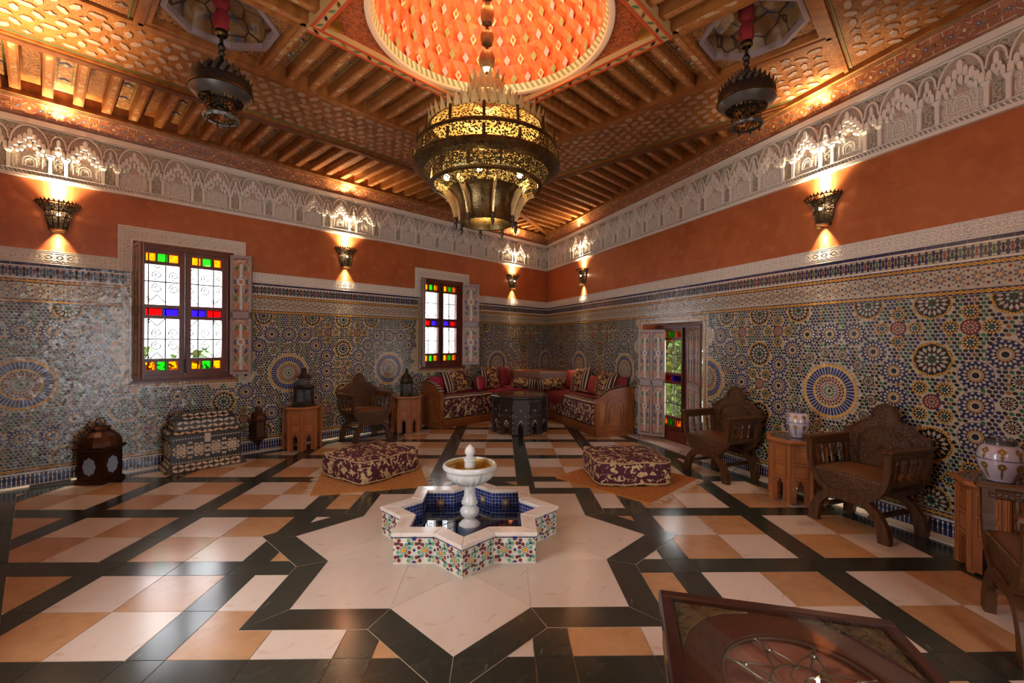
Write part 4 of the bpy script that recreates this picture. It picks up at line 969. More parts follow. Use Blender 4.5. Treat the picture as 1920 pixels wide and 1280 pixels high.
# ================================================================= wall sconces
WARM = (1, .74, .44)
def sconce_proto():
    t = thing('wall_sconce', 'x', 'lamp', Matrix.Identity(4), 'pierced metal wall sconces')
    def half(prof, n=6):   # half-octagon shell open at top and bottom
        rings = []
        for r, z in prof: rings.append([(r * math.cos(math.pi * k / n), .012 + r * .82 * math.sin(math.pi * k / n), z) for k in range(n + 1)])
        b_ = MB(); b_.loft(rings, closed=False, caps=False); return b_
    obj('lower_shade', half([(.060, -.14), (.070, -.10), (.088, -.02), (.098, .035)]), M['pierced_dark'], t)
    obj('upper_shade', half([(.098, .035), (.155, .105), (.160, .112)]), M['pierced'], t)
    rim = MB()
    for r, z in ((.161, .112), (.099, .035), (.060, -.14), (.088, -.02)):
        rim.tube([(r * math.cos(math.pi * k / 12), .012 + r * .82 * math.sin(math.pi * k / 12), z) for k in range(13)], .0055, 5)
    for k in range(7):
        a = math.pi * k / 6; pts = [(r * math.cos(a), .012 + r * .82 * math.sin(a), z) for r, z in ((.060, -.14), (.070, -.10), (.088, -.02), (.098, .035), (.155, .105))]; rim.tube(pts, .0045, 4)
    obj('rib', rim, M['bronze_dark'], t)
    cr = MB()
    for k in range(15):
        a = math.pi * (k + .5) / 15; x, y = .16 * math.cos(a), .012 + .16 * .82 * math.sin(a); u = (-math.sin(a) * .013, math.cos(a) * .013)
        cr.add([(x - u[0], y - u[1], .112), (x + u[0], y + u[1], .112), (x * 1.03, y * 1.03, .140)], [(0, 1, 2)])
    obj('crown', cr, M['bronze_dark'], t)
    bp = MB(); bp.prism([(-.06, -.15), (.06, -.15), (.10, .03), (.16, .115), (-.16, .115), (-.10, .03)], 0.001, .008); obj('back_plate', bp, M['bronze_dark'], t)
    fl = MB(); fl.lathe([(.045, -.165), (.062, -.155), (.062, -.142)], 12, (0, .05), caps=False); obj('base_collar', fl, M['brass_bright'], t)
    bl = MB(); bl.sphere((0, .065, .0), .016, 10, 6); obj('bulb', bl, M['bulb'], t)
    return t
sc0 = sconce_proto(); first = [True]
def sconce(Mx, label, seen=True):
    t = sc0 if first[0] else copy_tree(sc0); first[0] = False; t.matrix_world = Mx; t['label'] = label
    up = Mx @ Matrix.Translation((0, .075, .05)) @ Matrix.Rotation(R_(180), 4, 'X'); dn = Mx @ Matrix.Translation((0, .055, -.10))
    if not seen:
        lamp('sconce_up', 'SPOT', None, SC_UP * .6, WARM, .03, Mx @ Matrix.Translation((0, .075, .05)) @ Matrix.Rotation(R_(180), 4, 'X'), spot_size=R_(105), spot_blend=1); return  # added out-of-view sconces carry one wide fill lamp each
    up3 = Mx @ Matrix.Translation((0, .036, .06)) @ Matrix.Rotation(R_(180 + 4), 4, 'X')
    up2 = Mx @ Matrix.Translation((0, .050, .06)) @ Matrix.Rotation(R_(180 + 5), 4, 'X'); dn2 = Mx @ Matrix.Translation((0, .034, -.10)) @ Matrix.Rotation(R_(-4), 4, 'X')
    lamp('sconce_up', 'SPOT', None, SC_UP * .15, WARM, .03, up, spot_size=R_(105), spot_blend=1)
    lamp('sconce_beam', 'SPOT', None, SC_UP * .7, WARM, .02, up2, spot_size=R_(48), spot_blend=1); lamp('sconce_core', 'SPOT', None, SC_UP * 4.5, (1, .86, .66), .012, up3, spot_size=R_(22), spot_blend=.9)
    lamp('sconce_down', 'SPOT', None, SC_DN, WARM, .015, dn, spot_size=R_(70), spot_blend=1)
    lamp('sconce_downbeam', 'SPOT', None, SC_DN * 3, (1, .86, .66), .010, dn2, spot_size=R_(26), spot_blend=.9)
    lamp('sconce_glow', 'POINT', None, 1.2, WARM, .02, Mx @ Matrix.Translation((0, .065, .03)))
for x, lab in ((7.555, 'pierced metal wall sconce left of the near window'), (4.612, 'pierced metal wall sconce between the two windows'), (1.099, 'pierced metal wall sconce nearest the corner on the window wall')): sconce(ML @ Matrix.Translation((x, 0, 2.61)), lab)
for s, lab in ((1.675, 'pierced metal wall sconce above the right end of the corner sofa'), (6.162, 'large pierced metal wall sconce above the chairs on the door wall')): sconce(MR @ Matrix.Translation((-s, 0, 2.61)), lab)
for Mx, lab in ((MB_ @ Matrix.Translation((1.6, 0, 2.61)), 'unseen fill sconce added behind the viewer, first'), (MB_ @ Matrix.Translation((6.3, 0, 2.61)), 'unseen fill sconce added behind the viewer, second'), (MC_ @ Matrix.Translation((-5.0, 0, 2.61)), 'unseen fill sconce added on the side wall behind the chairs')): sconce(Mx, lab, False)  # three sconces out of view, added as warm fill
# ================================================================= chandelier
CX, CY = -.12, 3.335
ch = thing('chandelier', 'huge tiered pierced brass chandelier hanging under the red dome', 'chandelier', Matrix.Translation((CX, CY, 0)))
def spikes(r, z, n, h, w, mb_, out=0.0):
    for k in range(n):
        a = 2 * math.pi * k / n; da = w / r / 2
        mb_.add([(r * math.cos(a - da), r * math.sin(a - da), z), (r * math.cos(a + da), r * math.sin(a + da), z), ((r + out) * math.cos(a), (r + out) * math.sin(a), z + h)], [(0, 1, 2)])
def lat(name, prof, m, par, n=48, smooth=True): b_ = MB(); b_.lathe(prof, n, caps=False); return obj(name, b_, m, par, smooth=smooth)
lat('crown_tier', [(.105, 3.19), (.125, 3.20), (.125, 3.28), (.105, 3.30)], M['gilt_crown'], ch); lat('crown_tier', [(.13, 3.19), (.21, 3.13), (.22, 3.09), (.27, 3.06)], M['gilt_crown'], ch)
lat('crown_tier', [(.27, 3.06), (.33, 3.03), (.335, 3.0), (.40, 2.965)], M['gilt_crown'], ch)
for (r, z, n, h, w) in ((.124, 3.27, 14, .085, .050), (.225, 3.08, 24, .10, .055), (.335, 2.995, 34, .10, .058), (.425, 2.935, 44, .095, .058)):
    b_ = MB(); spikes(r, z, 1, h, w, b_, .022); me_ = mesh('crown_spike', b_, M['gilt_crown'])
    me_.transform(Matrix.Translation((0, 0, 0)))
    for k in range(n): link('crown_spike', me_, ch, Matrix.Rotation(2 * math.pi * k / n, 4, 'Z'))
lat('upper_bowl', [(.405, 2.955), (.44, 2.925), (.445, 2.915), (.485, 2.855), (.505, 2.80)], M['pierced'], ch); lat('middle_bowl', [(.505, 2.80), (.525, 2.73), (.527, 2.68)], M['pierced'], ch)
lat('rim_band', [(.508, 2.81), (.516, 2.80), (.516, 2.785), (.508, 2.78)], M['brass'], ch); lat('rim_band', [(.408, 2.96), (.42, 2.955), (.42, 2.945), (.41, 2.94)], M['brass'], ch); lat('rim_band', [(.527, 2.685), (.535, 2.675), (.535, 2.655), (.50, 2.635), (.455, 2.625)], M['brass'], ch)
lat('lower_bowl', [(.527, 2.66), (.47, 2.60), (.40, 2.565)], M['pierced_dark'], ch); lat('lower_tier', [(.395, 2.69), (.405, 2.62), (.40, 2.575), (.385, 2.545)], M['pierced'], ch)
lat('rim_band', [(.385, 2.55), (.41, 2.545), (.41, 2.53), (.385, 2.525)], M['brass'], ch); lat('lower_shell', [(.385, 2.53), (.33, 2.475), (.30, 2.46)], M['pierced_dark'], ch)
lat('neck', [(.275, 2.50), (.215, 2.44), (.197, 2.36), (.193, 2.29), (.20, 2.275), (.20, 2.262), (.18, 2.262)], M['brass'], ch, 16)
for nm, r0, z0, n, h in (('cartouche', .5, 2.86, 14, .05), ('cartouche', .53, 2.705, 14, .05), ('cartouche', .408, 2.60, 12, .045)):
    b_ = MB(); b_.tube([(r0, 0, z0 - h), (r0 * .985, 0, z0 + h)], .011, 5); me_ = mesh('dividing_bar', b_, M['brass'])
    for k in range(n): link('dividing_bar', me_, ch, Matrix.Rotation(2 * math.pi * (k + .5) / n, 4, 'Z'))
for k in range(8):
    a = 2 * math.pi * (k + .3) / 8; b_ = MB(); b_.strip([(.36, 2.51), (.31, 2.49), (.265, 2.44), (.235, 2.37), (.225, 2.29)], [.05, .05, .055, .045, .02], -.006, .006); b_.T = None
    obj('fin', b_, M['brass_bright'], ch, Matrix.Rotation(a, 4, 'Z'))
    b_ = MB(); b_.lathe([(.004, 2.20), (.012, 2.225), (.016, 2.24), (.007, 2.255), (.014, 2.265), (.012, 2.29), (.006, 2.30)], 8, (.225, 0)); obj('pendant', b_, M['bronze_dark'], ch, Matrix.Rotation(a, 4, 'Z'), smooth=True)
zz = 3.38
rod = MB(); rod.tube([(0, 0, 3.2), (0, 0, 4.7)], .012, 8); obj('rod', rod, M['brass'], ch)
for k, (h, r) in enumerate(((.155, .060), (.115, .050), (.155, .050), (.105, .055), (.12, .05), (.16, .055), (.11, .05))):
    z0 = zz; b_ = MB(); b_.lathe([(.014, z0), (r * .75, z0 + h * .10), (r, z0 + h * .4), (r * .97, z0 + h * .72), (r * .7, z0 + h * .93), (.016, z0 + h)], 20); obj('stem_bead', b_, M['bead_brass'], ch, smooth=True); zz += h + .035
for k in range(6):
    a = math.pi * 2 * k / 6 + .4; x, y = .30 * math.cos(a), .30 * math.sin(a); b_ = MB(); b_.sphere((x, y, 2.56), .022, 10, 6); obj('bulb', b_, M['bulb'], ch)
    lamp('chandelier_bulb', 'POINT', (CX + x, CY + y, 2.60), CH_PT, (1, .74, .34), .03)
lamp('chandelier_core', 'POINT', (CX, CY, 2.78), CH_PT * 1.8, (1, .74, .34), .06); lamp('chandelier_neck', 'POINT', (CX, CY, 2.48), CH_PT, (1, .7, .3), .04)
lamp('chandelier_uplight', 'SPOT', None, 35, (1, .58, .28), .08, Matrix.Translation((CX, CY, 3.37)) @ Matrix.Rotation(math.pi, 4, 'X'), spot_size=R_(165), spot_blend=.5)
# unseen lamps set high inside the dome, standing in for its cove light
for k in range(8):
    a = 2 * math.pi * (k + .5) / 8; p = ml(DX + .30 * math.cos(a), DY + .30 * math.sin(a), ZS + .52)
    lamp('dome_lamp', 'POINT', p, DOME_PT / 8, (1, .56, .24), .06)
# ================================================================= two hanging lanterns
M['lantern_skirt'] = mat('lantern_skirt', (.075, .062, .052), .35, .2, mix=[('noise', 9, (.04, .032, .026), .4, .7)])
def hang(p, label):
    t = thing('hanging_lantern', label, 'lantern', Matrix.Translation(p), 'lanterns hanging from the skylight coffers')
    lat('upper_shade', [(.03, .285), (.075, .262), (.078, .248), (.118, .228), (.122, .21), (.158, .188), (.162, .17), (.19, .15), (.196, .135), (.20, .075)], M['bronze_dark'], t, 24)
    lat('rim', [(.20, .08), (.206, .075), (.206, .068), (.195, .064)], M['brass'], t, 24); lat('glass_skirt', [(.198, .066), (.175, .035), (.142, .012)], M['lantern_skirt'], t, 24)
    lat('lower_shade', [(.142, .06), (.145, .015), (.138, -.005), (.105, -.012), (.102, -.10), (.112, -.112), (.098, -.118)], M['pierced_dark'], t, 16); lat('lower_ring', [(.108, -.098), (.118, -.108), (.112, -.122), (.09, -.122)], M['lantern_skirt'], t, 16)
    b_ = MB()
    for r, z in ((.078, .255), (.120, .22), (.160, .18), (.194, .145)): spikes(r, z, int(r * 130), .038, .034, b_, .010)
    obj('crown_spikes', b_, M['bronze_dark'], t, kind='stuff'); b_ = MB()
    for k in range(8):
        a = math.pi * k / 4; b_.lathe([(.003, -.15), (.008, -.135), (.004, -.12), (.007, -.105)], 6, (.1 * math.cos(a), .1 * math.sin(a)))
    obj('pendants', b_, M['bronze_dark'], t, kind='stuff')
    lat('knob', [(.004, .43), (.018, .42), (.028, .395), (.016, .375), (.024, .355), (.012, .335), (.02, .30)], M['bronze_dark'], t, 12); b_ = MB(); b_.tube([(0, 0, .28), (0, 0, .49)], .012, 8); obj('rod', b_, M['bronze_dark'], t)
    lat('cap', [(.03, .475), (.045, .49), (.042, .515), (.03, .525)], M['brass'], t, 14)
    top = 3.90 - p[2]
    b_ = MB(); b_.lathe([(.034, .515), (.052, .55), (.054, .61), (.032, .665), (.054, .70), (.052, .78), (.036, .82), (.045, top)], 14, mod=lambda r, z, a, j: r * (1 + .08 * math.cos(5 * a))); obj('velvet_sleeve', b_, M['velvet'], t, smooth=True)
    return t
hang(Vector((-2.037, 3.319, 3.115)), 'dark tiered hanging lantern with red velvet sleeve over the chest'); hang(Vector((1.826, 3.361, 3.14)), 'dark tiered hanging lantern with red velvet sleeve, nearer the door wall')
# ================================================================= carved armchairs
M['chairwood'] = mat('carved_walnut', (.085, .033, .009), .40, mix=[('voredge', 44, (.022, .007, .002), .11, .03), ('noise', 7, (.11, .046, .013), .4, .75)], bump=[('voredge', 44, 1, .006)], spec=.4)
M['chairplain'] = mat('plain_walnut', (.085, .033, .009), .36, mix=[('wavex', 6, (.055, .020, .006), .3, .9, 3, 5)], spec=.45)
M['leather'] = mat('brown_leather', (.14, .055, .016), .38, mix=[('noise', 5, (.12, .044, .013), .4, .75, 4)], bump=[('noise', 90, .15, .002)])
def chair_proto():
    t = thing('carved_armchair', 'x', 'chair', Matrix.Identity(4), 'carved armchairs along the walls')
    D = .205
    def U(n=18):   # upper U from arm to arm
        P = []
        for i in range(n + 1):
            u = i / n; a = math.pi * u
            x = -.285 * math.cos(a); z = .64 - .40 * max(0, math.sin(a)) ** .62; P.append((x, z))
        return P
    for y, nm in ((D, 'front_frame'), (-D, 'rear_frame')):
        b_ = MB(); b_.strip(U(), .042, y - .024, y + .024); obj(nm, b_, M['chairplain'], t)
        b_ = MB(); pts = [p for p in U(18) if p[1] < .425]; pts = [(-.262, .425)] + pts + [(.262, .425)]
        b_.prism(pts, y - .010, y + .012); obj('apron_panel', b_, M['chairwood'], t)
        for s_ in (-1, 1):
            b_ = MB(); arc = [(s_ * (.03 + .225 * math.sin(a)), .262 - .262 * (1 - math.cos(a)) ** 1.15) for a in [math.pi / 2 * i / 10 for i in range(11)]]
            arc = [(0, .262)] + arc; b_.strip(arc, [.07, .07, .066, .062, .06, .06, .06, .062, .066, .074, .078, .07], y - .022, y + .022); obj('leg', b_, M['chairplain'], t)
    st = MB(); st.lathe([(.34, 0), (.34, .001)], 4)
    b_ = MB(); sw, n = .258, 8; rows = []
    for j in range(n + 1):
        yy = -D + .01 + (2 * D - .005) * j / n; rows.append([(-sw + 2 * sw * i / n, yy, .425 + .022 * (1 - abs(2 * i / n - 1) ** 3) * (1 - abs(2 * j / n - 1) ** 3)) for i in range(n + 1)])
    vs_ = [p for r in rows for p in r]; b_.add(vs_, [(j * (n + 1) + i, j * (n + 1) + i + 1, (j + 1) * (n + 1) + i + 1, (j + 1) * (n + 1) + i) for j in range(n) for i in range(n)]); b_.box(-sw, sw, -D + .01, D + .005, .395, .426); obj('seat', b_, M['leather'], t, smooth=True)
    nl = MB()
    for i in range(24): nl.box(-.25 + i * .0215, -.243 + i * .0215, D + .012, D + .016, .412, .419)
    obj('nail_trim', nl, M['brass_bright'], t)
    for s_ in (-1, 1):
        b_ = MB(); b_.bevbox(min(s_ * .262, s_ * .322), max(s_ * .262, s_ * .322), -D - .03, D + .045, .632, .662, .008); obj('armrest', b_, M['chairplain'], t)
        b_ = MB(); b_.bevbox(min(s_ * .232, s_ * .268), max(s_ * .232, s_ * .268), -D, D, .385, .425, .006); b_.bevbox(min(s_ * .262, s_ * .302), max(s_ * .262, s_ * .302), -D, D, .585, .634, .006); obj('side_rail', b_, M['chairwood'], t)
        for k in range(3):
            y = -.095 + k * .095; b_ = MB(); z0, z1 = .42, .59; x0, x1 = s_ * .252, s_ * .280
            P = [(0, .009), (.12, .016), (.22, .008), (.45, .017), (.6, .010), (.72, .018), (.85, .008), (1, .012)]
            b_.tube([(x0 + (x1 - x0) * u, y, z0 + (z1 - z0) * u) for u, r in P], [r for u, r in P], 8); obj('spindle', b_, M['chairplain'], t, smooth=True)
        b_ = MB(); b_.bevbox(min(s_ * .14, s_ * .178), max(s_ * .14, s_ * .178), -D, D, .135, .165, .006); obj('stretcher', b_, M['chairplain'], t)
    half = [(.285, .40), (.30, .655), (.305, .70), (.265, .705), (.235, .715), (.20, .745), (.165, .775), (.125, .785), (.115, .80), (.095, .80), (.088, .825), (.085, .86), (.062, .885), (.05, .905), (0, .925)]
    out = half + [(-x, z) for x, z in half[-2::-1]]
    b_ = MB(); b_.prism(out, -D - .032, -D - .002); bk = obj('backrest', b_, M['chairwood'], t)
    b_ = MB(); edge = half[2:] + [(-x, z) for x, z in half[-2:1:-1]]
    b_.strip(edge, .016, -D - .036, -D + .006); b_.strip([(-.19, .44), (-.19, .60)] + [(-.19 * math.cos(math.pi * i / 10), .60 + .14 * math.sin(math.pi * i / 10)) for i in range(1, 10)] + [(.19, .60), (.19, .44)], .016, -D - .004, -D + .008); obj('crest_moulding', b_, M['chairplain'], bk)
    return t
ch0 = chair_proto(); fst = [True]
def put(proto, flag, Mx, label):
    t = proto if flag[0] else copy_tree(proto); flag[0] = False; t.matrix_world = Mx; t['label'] = label; return t
def faceL(x, d): return ML @ Matrix.Translation((x, d, 0))
def faceR(s, d, a=0): return MR @ Matrix.Translation((-s, d, 0)) @ Matrix.Rotation(a, 4, 'Z')
put(ch0, fst, faceR(6.735, .345, 0), 'carved armchair between the two porcelain jars on the door wall')
put(ch0, fst, faceR(5.31, .36, R_(4)), 'dark carved armchair beside the garden door')
put(ch0, fst, faceL(4.44, .295), 'carved armchair with tan seat on the window wall, between two side tables')
put(ch0, fst, at(Vector((2.59, 2.00, 0)), math.atan2(.57, -.82) - math.pi / 2), 'carved armchair cut off by the right edge, nearest the viewer')
# ================================================================= octagonal side tables
M['tablewood'] = mat('carved_table_cedar', (.24, .068, .018), .42, mix=[('voredge', 55, (.13, .034, .010), .06, .0), ('noise', 5, (.29, .092, .025), .4, .7)], bump=[('voredge', 55, .6, .004)])
M['tabletop'] = mat('table_rim_cedar', (.36, .125, .034), .3, mix=[('noise', 9, (.28, .09, .024), .4, .7)]); M['inlay'] = mat('dark_table_inlay', (.10, .045, .018), .12, mix=[('voredge', 24, (.28, .16, .06), .03, .0)], coat=.4)
M['pearl'] = mat('mother_of_pearl', (.62, .56, .48), .22); M['ebony'] = mat('ebonised_wood', (.022, .014, .011), .32, mix=[('noise', 12, (.035, .021, .014), .4, .7)], spec=.5)
def arch_panel(w, h, leg, za, zs):    # panel with a pointed-arch opening between two feet
    o = [(-w / 2, 0), (-w / 2 + leg, 0)]; iw = w - 2 * leg; n = 8
    o += [(-iw / 2, zs)]
    for i in range(1, n): u = i / n; o.append((-iw / 2 + iw / 2 * u - .006 * math.sin(u * math.pi * 3), zs + (za - zs) * math.sin(u * math.pi / 2) ** .8))
    o += [(0, za)]; o += [(-x, z) for x, z in o[-2::-1]]
    return o + [(w / 2, h), (-w / 2, h)]
def octtable(t, rb, rt, h, n, wood, rim, inlay, dark=False, ph=0, twn=.02):
    ap = rb * math.cos(math.pi / n); w = 2 * rb * math.sin(math.pi / n); hb = h - .045
    for k in range(n):
        a = 2 * math.pi * (k + .5) / n + ph; Mx = Matrix.Rotation(a - math.pi / 2, 4, 'Z') @ Matrix.Translation((0, ap, .012))
        b_ = MB(); b_.prism(arch_panel(w * 1.0, hb - .012, w * .34, hb * .38, hb * .25), -twn, 0); side = obj('side_panel', b_, wood, t, Mx)
        b_ = MB()
        for x in (-1, 1): b_.box(x * w * .5 - .010, x * w * .5 + .010, -.012, .010, .0, hb - .015); b_.box(x * w * .31 - .004, x * w * .31 + .004, 0, .006, hb * .40, hb - .03)
        for z in (.42, .66, .93): b_.box(-w * .33, w * .33, 0, .007, hb * z - .006, hb * z + .006)
        b_.box(-w * .26, w * .26, 0, .004, hb * .70, hb * .89); b_.box(-w * .26, w * .26, 0, .004, hb * .45, hb * .62)
        obj('panel_moulding', b_, rim if not dark else wood, side)
        if dark:
            b_ = MB()
            for z in (.06, .2, .34, .5, .56, .72, .80): b_.add([(-.01 + w * .5 - .0, .011, hb * z), (w * .5, .011, hb * z - .012), (.01 + w * .5, .011, hb * z), (w * .5, .011, hb * z + .012)], [(0, 1, 2, 3)])
            for z in (.385, .68): b_.add([(-.02, .0085, hb * z), (0, .0085, hb * z - .008), (.02, .0085, hb * z), (0, .0085, hb * z + .008)], [(0, 1, 2, 3)])
            for x in (-.31, .31): b_.add([(w * x - .006, .0075, hb * .52), (w * x, .0075, hb * .52 - .012), (w * x + .006, .0075, hb * .52), (w * x, .0075, hb * .52 + .012)], [(0, 1, 2, 3)])
            b_.strip([(x * .9, z - .004 + .012) for x, z in arch_panel(w, hb - .012, w * .34, hb * .38, hb * .25)[3:-4]], .006, .001, .005); obj('pearl_inlay', b_, M['pearl'], side, kind='stuff')
            b_ = MB()
            for i in range(7): b_.box(-w * .22 + i * w * .44 / 6 - .003, -w * .22 + i * w * .44 / 6 + .003, 0, .010, hb * .73, hb * .90)
            obj('turned_lattice', b_, wood, side)
        f = MB(); f.lathe([(.012, 0), (.022, .004), (.022, .012), (.014, .018)], 8); v = 2 * math.pi * k / n + ph; obj('foot', f, rim, t, Matrix.Translation((rb * .95 * math.cos(v), rb * .95 * math.sin(v), 0)))
    b_ = MB(); b_.lathe([(rb * .96, hb - .002), (rb * 1.02, hb), (rt * .93, h - .028), (rt, h - .022), (rt, h - .006), (rt * .985, h), (rt * .86, h), (rt * .86, h - .004)], n, ph=ph); obj('table_top', b_, rim, t)
    b_ = MB(); b_.lathe([(rt * .86, h - .004), (rt * .86, h - .0015)], n, ph=ph); obj('top_inlay', b_, inlay, t)
    return t
st0 = octtable(thing('side_table', 'x', 'table', Matrix.Identity(4), 'octagonal carved side tables'), .222, .262, .56, 8, M['tablewood'], M['tabletop'], M['inlay'], ph=R_(22.5)); sf = [True]
put(st0, sf, faceR(6.12, .28), 'octagonal carved side table under the small lilac jar, right of the door chair')
put(st0, sf, faceR(7.50, .275), 'octagonal carved side table under the large lilac jar at the right edge')
put(st0, sf, faceL(5.31, .265), 'orange carved side table under the tiered lantern, left of the chair')
put(st0, sf, faceL(3.73, .265), 'orange carved side table beside the sofa, under the plain lantern')
tb = thing('coffee_table', 'large dark round coffee table with pearl inlay and arched base before the sofa', 'table', Matrix.Translation((.285, 7.13, 0)))
octtable(tb, .435, .465, .575, 12, M['ebony'], M['ebony'], M['inlay'], True, R_(15))
# ================================================================= porcelain jars
M['porcelain'] = mat('lilac_porcelain', (.52, .48, .58), .14, coat=.3); M['jar_gold'] = mat('jar_gold', (.34, .22, .05), .3, .6); M['jar_dark'] = mat('jar_rim_dark', (.08, .07, .07), .25)
def jar(p, h, r, label):
    t = thing('porcelain_jar', label, 'jar', Matrix.Translation(p), 'porcelain jars on the side tables')
    prof = [(.50, 0), (.58, .02), (.60, .06), (.72, .14), (.86, .26), (.96, .38), (1.0, .50), (1.0, .54), (.98, .62), (.92, .72), (.80, .80), (.66, .845)]
    b_ = MB(); b_.lathe([(q * r, z * h) for q, z in prof], 32); body = obj('body', b_, M['porcelain'], t, smooth=True)
    b_ = MB(); b_.lathe([(.62 * r, .84 * h), (.60 * r, .86 * h), (.60 * r, .92 * h), (.68 * r, .935 * h), (.68 * r, .965 * h), (.60 * r, .97 * h), (.56 * r, .90 * h)], 28); obj('neck', b_, M['jar_dark'], t, smooth=True)
    def rad(z):
        for (a, za), (b, zb) in zip(prof, prof[1:]):
            if za <= z <= zb: return (a + (b - a) * (z - za) / (zb - za)) * r
        return r
    b_ = MB()
    def patch(a, z, da, dz, n=7):
        P = []
        for k in range(n): u = 2 * math.pi * k / n; zz_ = z + dz * math.sin(u); rr = rad(max(0, min(.84, zz_))) + .002; P.append((rr * math.cos(a + da * math.cos(u)), rr * math.sin(a + da * math.cos(u)), zz_ * h))
        b_.poly(P)
    patch(0, .38, .20, .085); patch(0, .20, .06, .13); patch(0, .72, .22, .085, 4); patch(0, .60, .08, .08, 4); me_ = mesh('gilt_motif', b_, M['jar_gold'])
    for k in range(8): link('gilt_motif', me_, body, Matrix.Rotation(math.pi / 4 * k, 4, 'Z'))
    b_ = MB(); b_.lathe([(1.003 * r, .515 * h), (1.006 * r, .525 * h), (1.003 * r, .535 * h)], 32, caps=False); obj('belt', b_, M['jar_dark'], body)
jar(pr(6.14, .30, .560), .26, .092, 'small lilac porcelain jar with gilt motifs, between the two door-wall chairs'); jar(pr(7.475, .30, .560), .265, .108, 'larger lilac porcelain jar with gilt palms at the right edge')
# ================================================================= lanterns on the window wall
M['lampglass'] = mat('lantern_glass', (.10, .11, .13), .12, mix=[('noise', 20, (.05, .05, .055), .4, .6)]); M['copper_dark'] = mat('dark_copper', (.075, .030, .016), .42, .7, bump=[('voredge', 80, .5, .003)]); M['frosted'] = mat('blue_glass', (.30, .40, .52), .25)
def lantern(Mx, label, h, r, n, kind):
    t = thing('metal_lantern', label, 'lantern', Mx)
    m = M['copper_dark'] if kind == 'floor' else M['bronze_dark']; ph = math.pi / n
    def ln(nm, prof, mm, k=n): b_ = MB(); b_.lathe([(q * r, z * h) for q, z in prof], k, ph=ph); return obj(nm, b_, mm, t)
    if kind == 'floor':     # square house-like lantern with a domed roof
        ln('base', [(1.25, 0), (1.25, .03), (1.18, .04), (1.18, .06)], m); ln('body', [(1.08, .06), (1.08, .50), (1.14, .505)], m); ln('cornice', [(1.14, .50), (1.30, .53), (1.30, .56), (1.12, .57)], m)
        ln('roof', [(1.12, .57), (1.08, .64), (.92, .72), (.62, .78), (.55, .80)], m, 16); ln('roof_neck', [(.5, .79), (.5, .83), (.58, .84), (.5, .86), (.2, .88)], m, 12)
        b_ = MB(); b_.tube([(.22 * r, 0, .86 * h), (.35 * r, 0, .92 * h), (.25 * r, 0, .985 * h), (-.25 * r, 0, .985 * h), (-.35 * r, 0, .92 * h), (-.22 * r, 0, .86 * h)], .006, 6); obj('handle', b_, m, t)
        ap = 1.08 * r * math.cos(math.pi / n)
        for k in range(n):
            a = 2 * math.pi * k / n + ph * 2; Mx2 = Matrix.Rotation(a - math.pi / 2, 4, 'Z') @ Matrix.Translation((0, ap, 0)); b_ = MB(); w = r * .62
            P = [(w * .62 * math.cos(u) * (1 + .07 * math.cos(8 * u)), h * .27 + h * .13 * math.sin(u) * (1 + .07 * math.cos(8 * u))) for u in [2 * math.pi * i / 32 for i in range(32)]]
            b_.prism(P, 0.001, .004); obj('window_glass', b_, M['frosted'], t, Mx2)
            b_ = MB()
            for x in (-1, 1): b_.box(x * w * 1.05 - .006, x * w * 1.05 + .006, 0, .010, h * .09, h * .47)
            b_.box(-w, w, 0, .008, h * .43, h * .47); b_.box(-w * .8, -w * .1, 0, .010, h * .515, h * .545); obj('pilaster', b_, m, t, Mx2)
    else:
        ln('base', [(1.08, 0), (1.08, .03), (1.0, .04), (.98, .10), (1.02, .11)], m); ln('glass_body', [(.90, .11), (.90, .44)], M['lampglass'])
        ln('cornice', [(.95, .43), (1.06, .46), (1.10, .50), (1.0, .52), (.8, .54)], m)
        if kind == 'tier': ln('upper_glass', [(.56, .54), (.56, .72), (.50, .74)], M['lampglass']); ln('roof', [(.62, .72), (.66, .74), (.40, .82), (.26, .86), (.24, .96), (.28, .97), (.1, 1.0)], m)
        else: ln('roof', [(.95, .52), (.90, .62), (.70, .70), (.40, .78), (.30, .82), (.30, .88), (.16, .94), (.05, 1.0)], m)
        b_ = MB()
        for k in range(n):
            a = 2 * math.pi * k / n + ph; b_.tube([(.93 * r * math.cos(a), .93 * r * math.sin(a), .10 * h), (.93 * r * math.cos(a), .93 * r * math.sin(a), .45 * h)], .006, 5)
        obj('post', b_, m, t); b_ = MB()
        for k in range(n):
            for j in (1, 2):
                a = 2 * math.pi * (k + j / 3) / n + ph; q = .86 * r; b_.tube([(q * math.cos(a), q * math.sin(a), .11 * h), (q * math.cos(a), q * math.sin(a), .44 * h)], .003, 4)
        obj('glazing_bar', b_, m, t)
lantern(ML @ Matrix.Translation((5.30, .28, .56)), 'tiered dark bronze lantern standing on the orange side table', .49, .125, 8, 'tier')
lantern(ML @ Matrix.Translation((3.745, .28, .56)), 'plain dark bronze lantern on the side table beside the sofa', .42, .095, 8, 'plain')
lantern(ML @ Matrix.Translation((7.26, .26, 0)) @ Matrix.Rotation(R_(45), 4, 'Z') @ Matrix.Rotation(R_(-45 + 45), 4, 'Z'), 'dark copper house-shaped lantern standing on the floor at the far left', .63, .155, 4, 'floor')
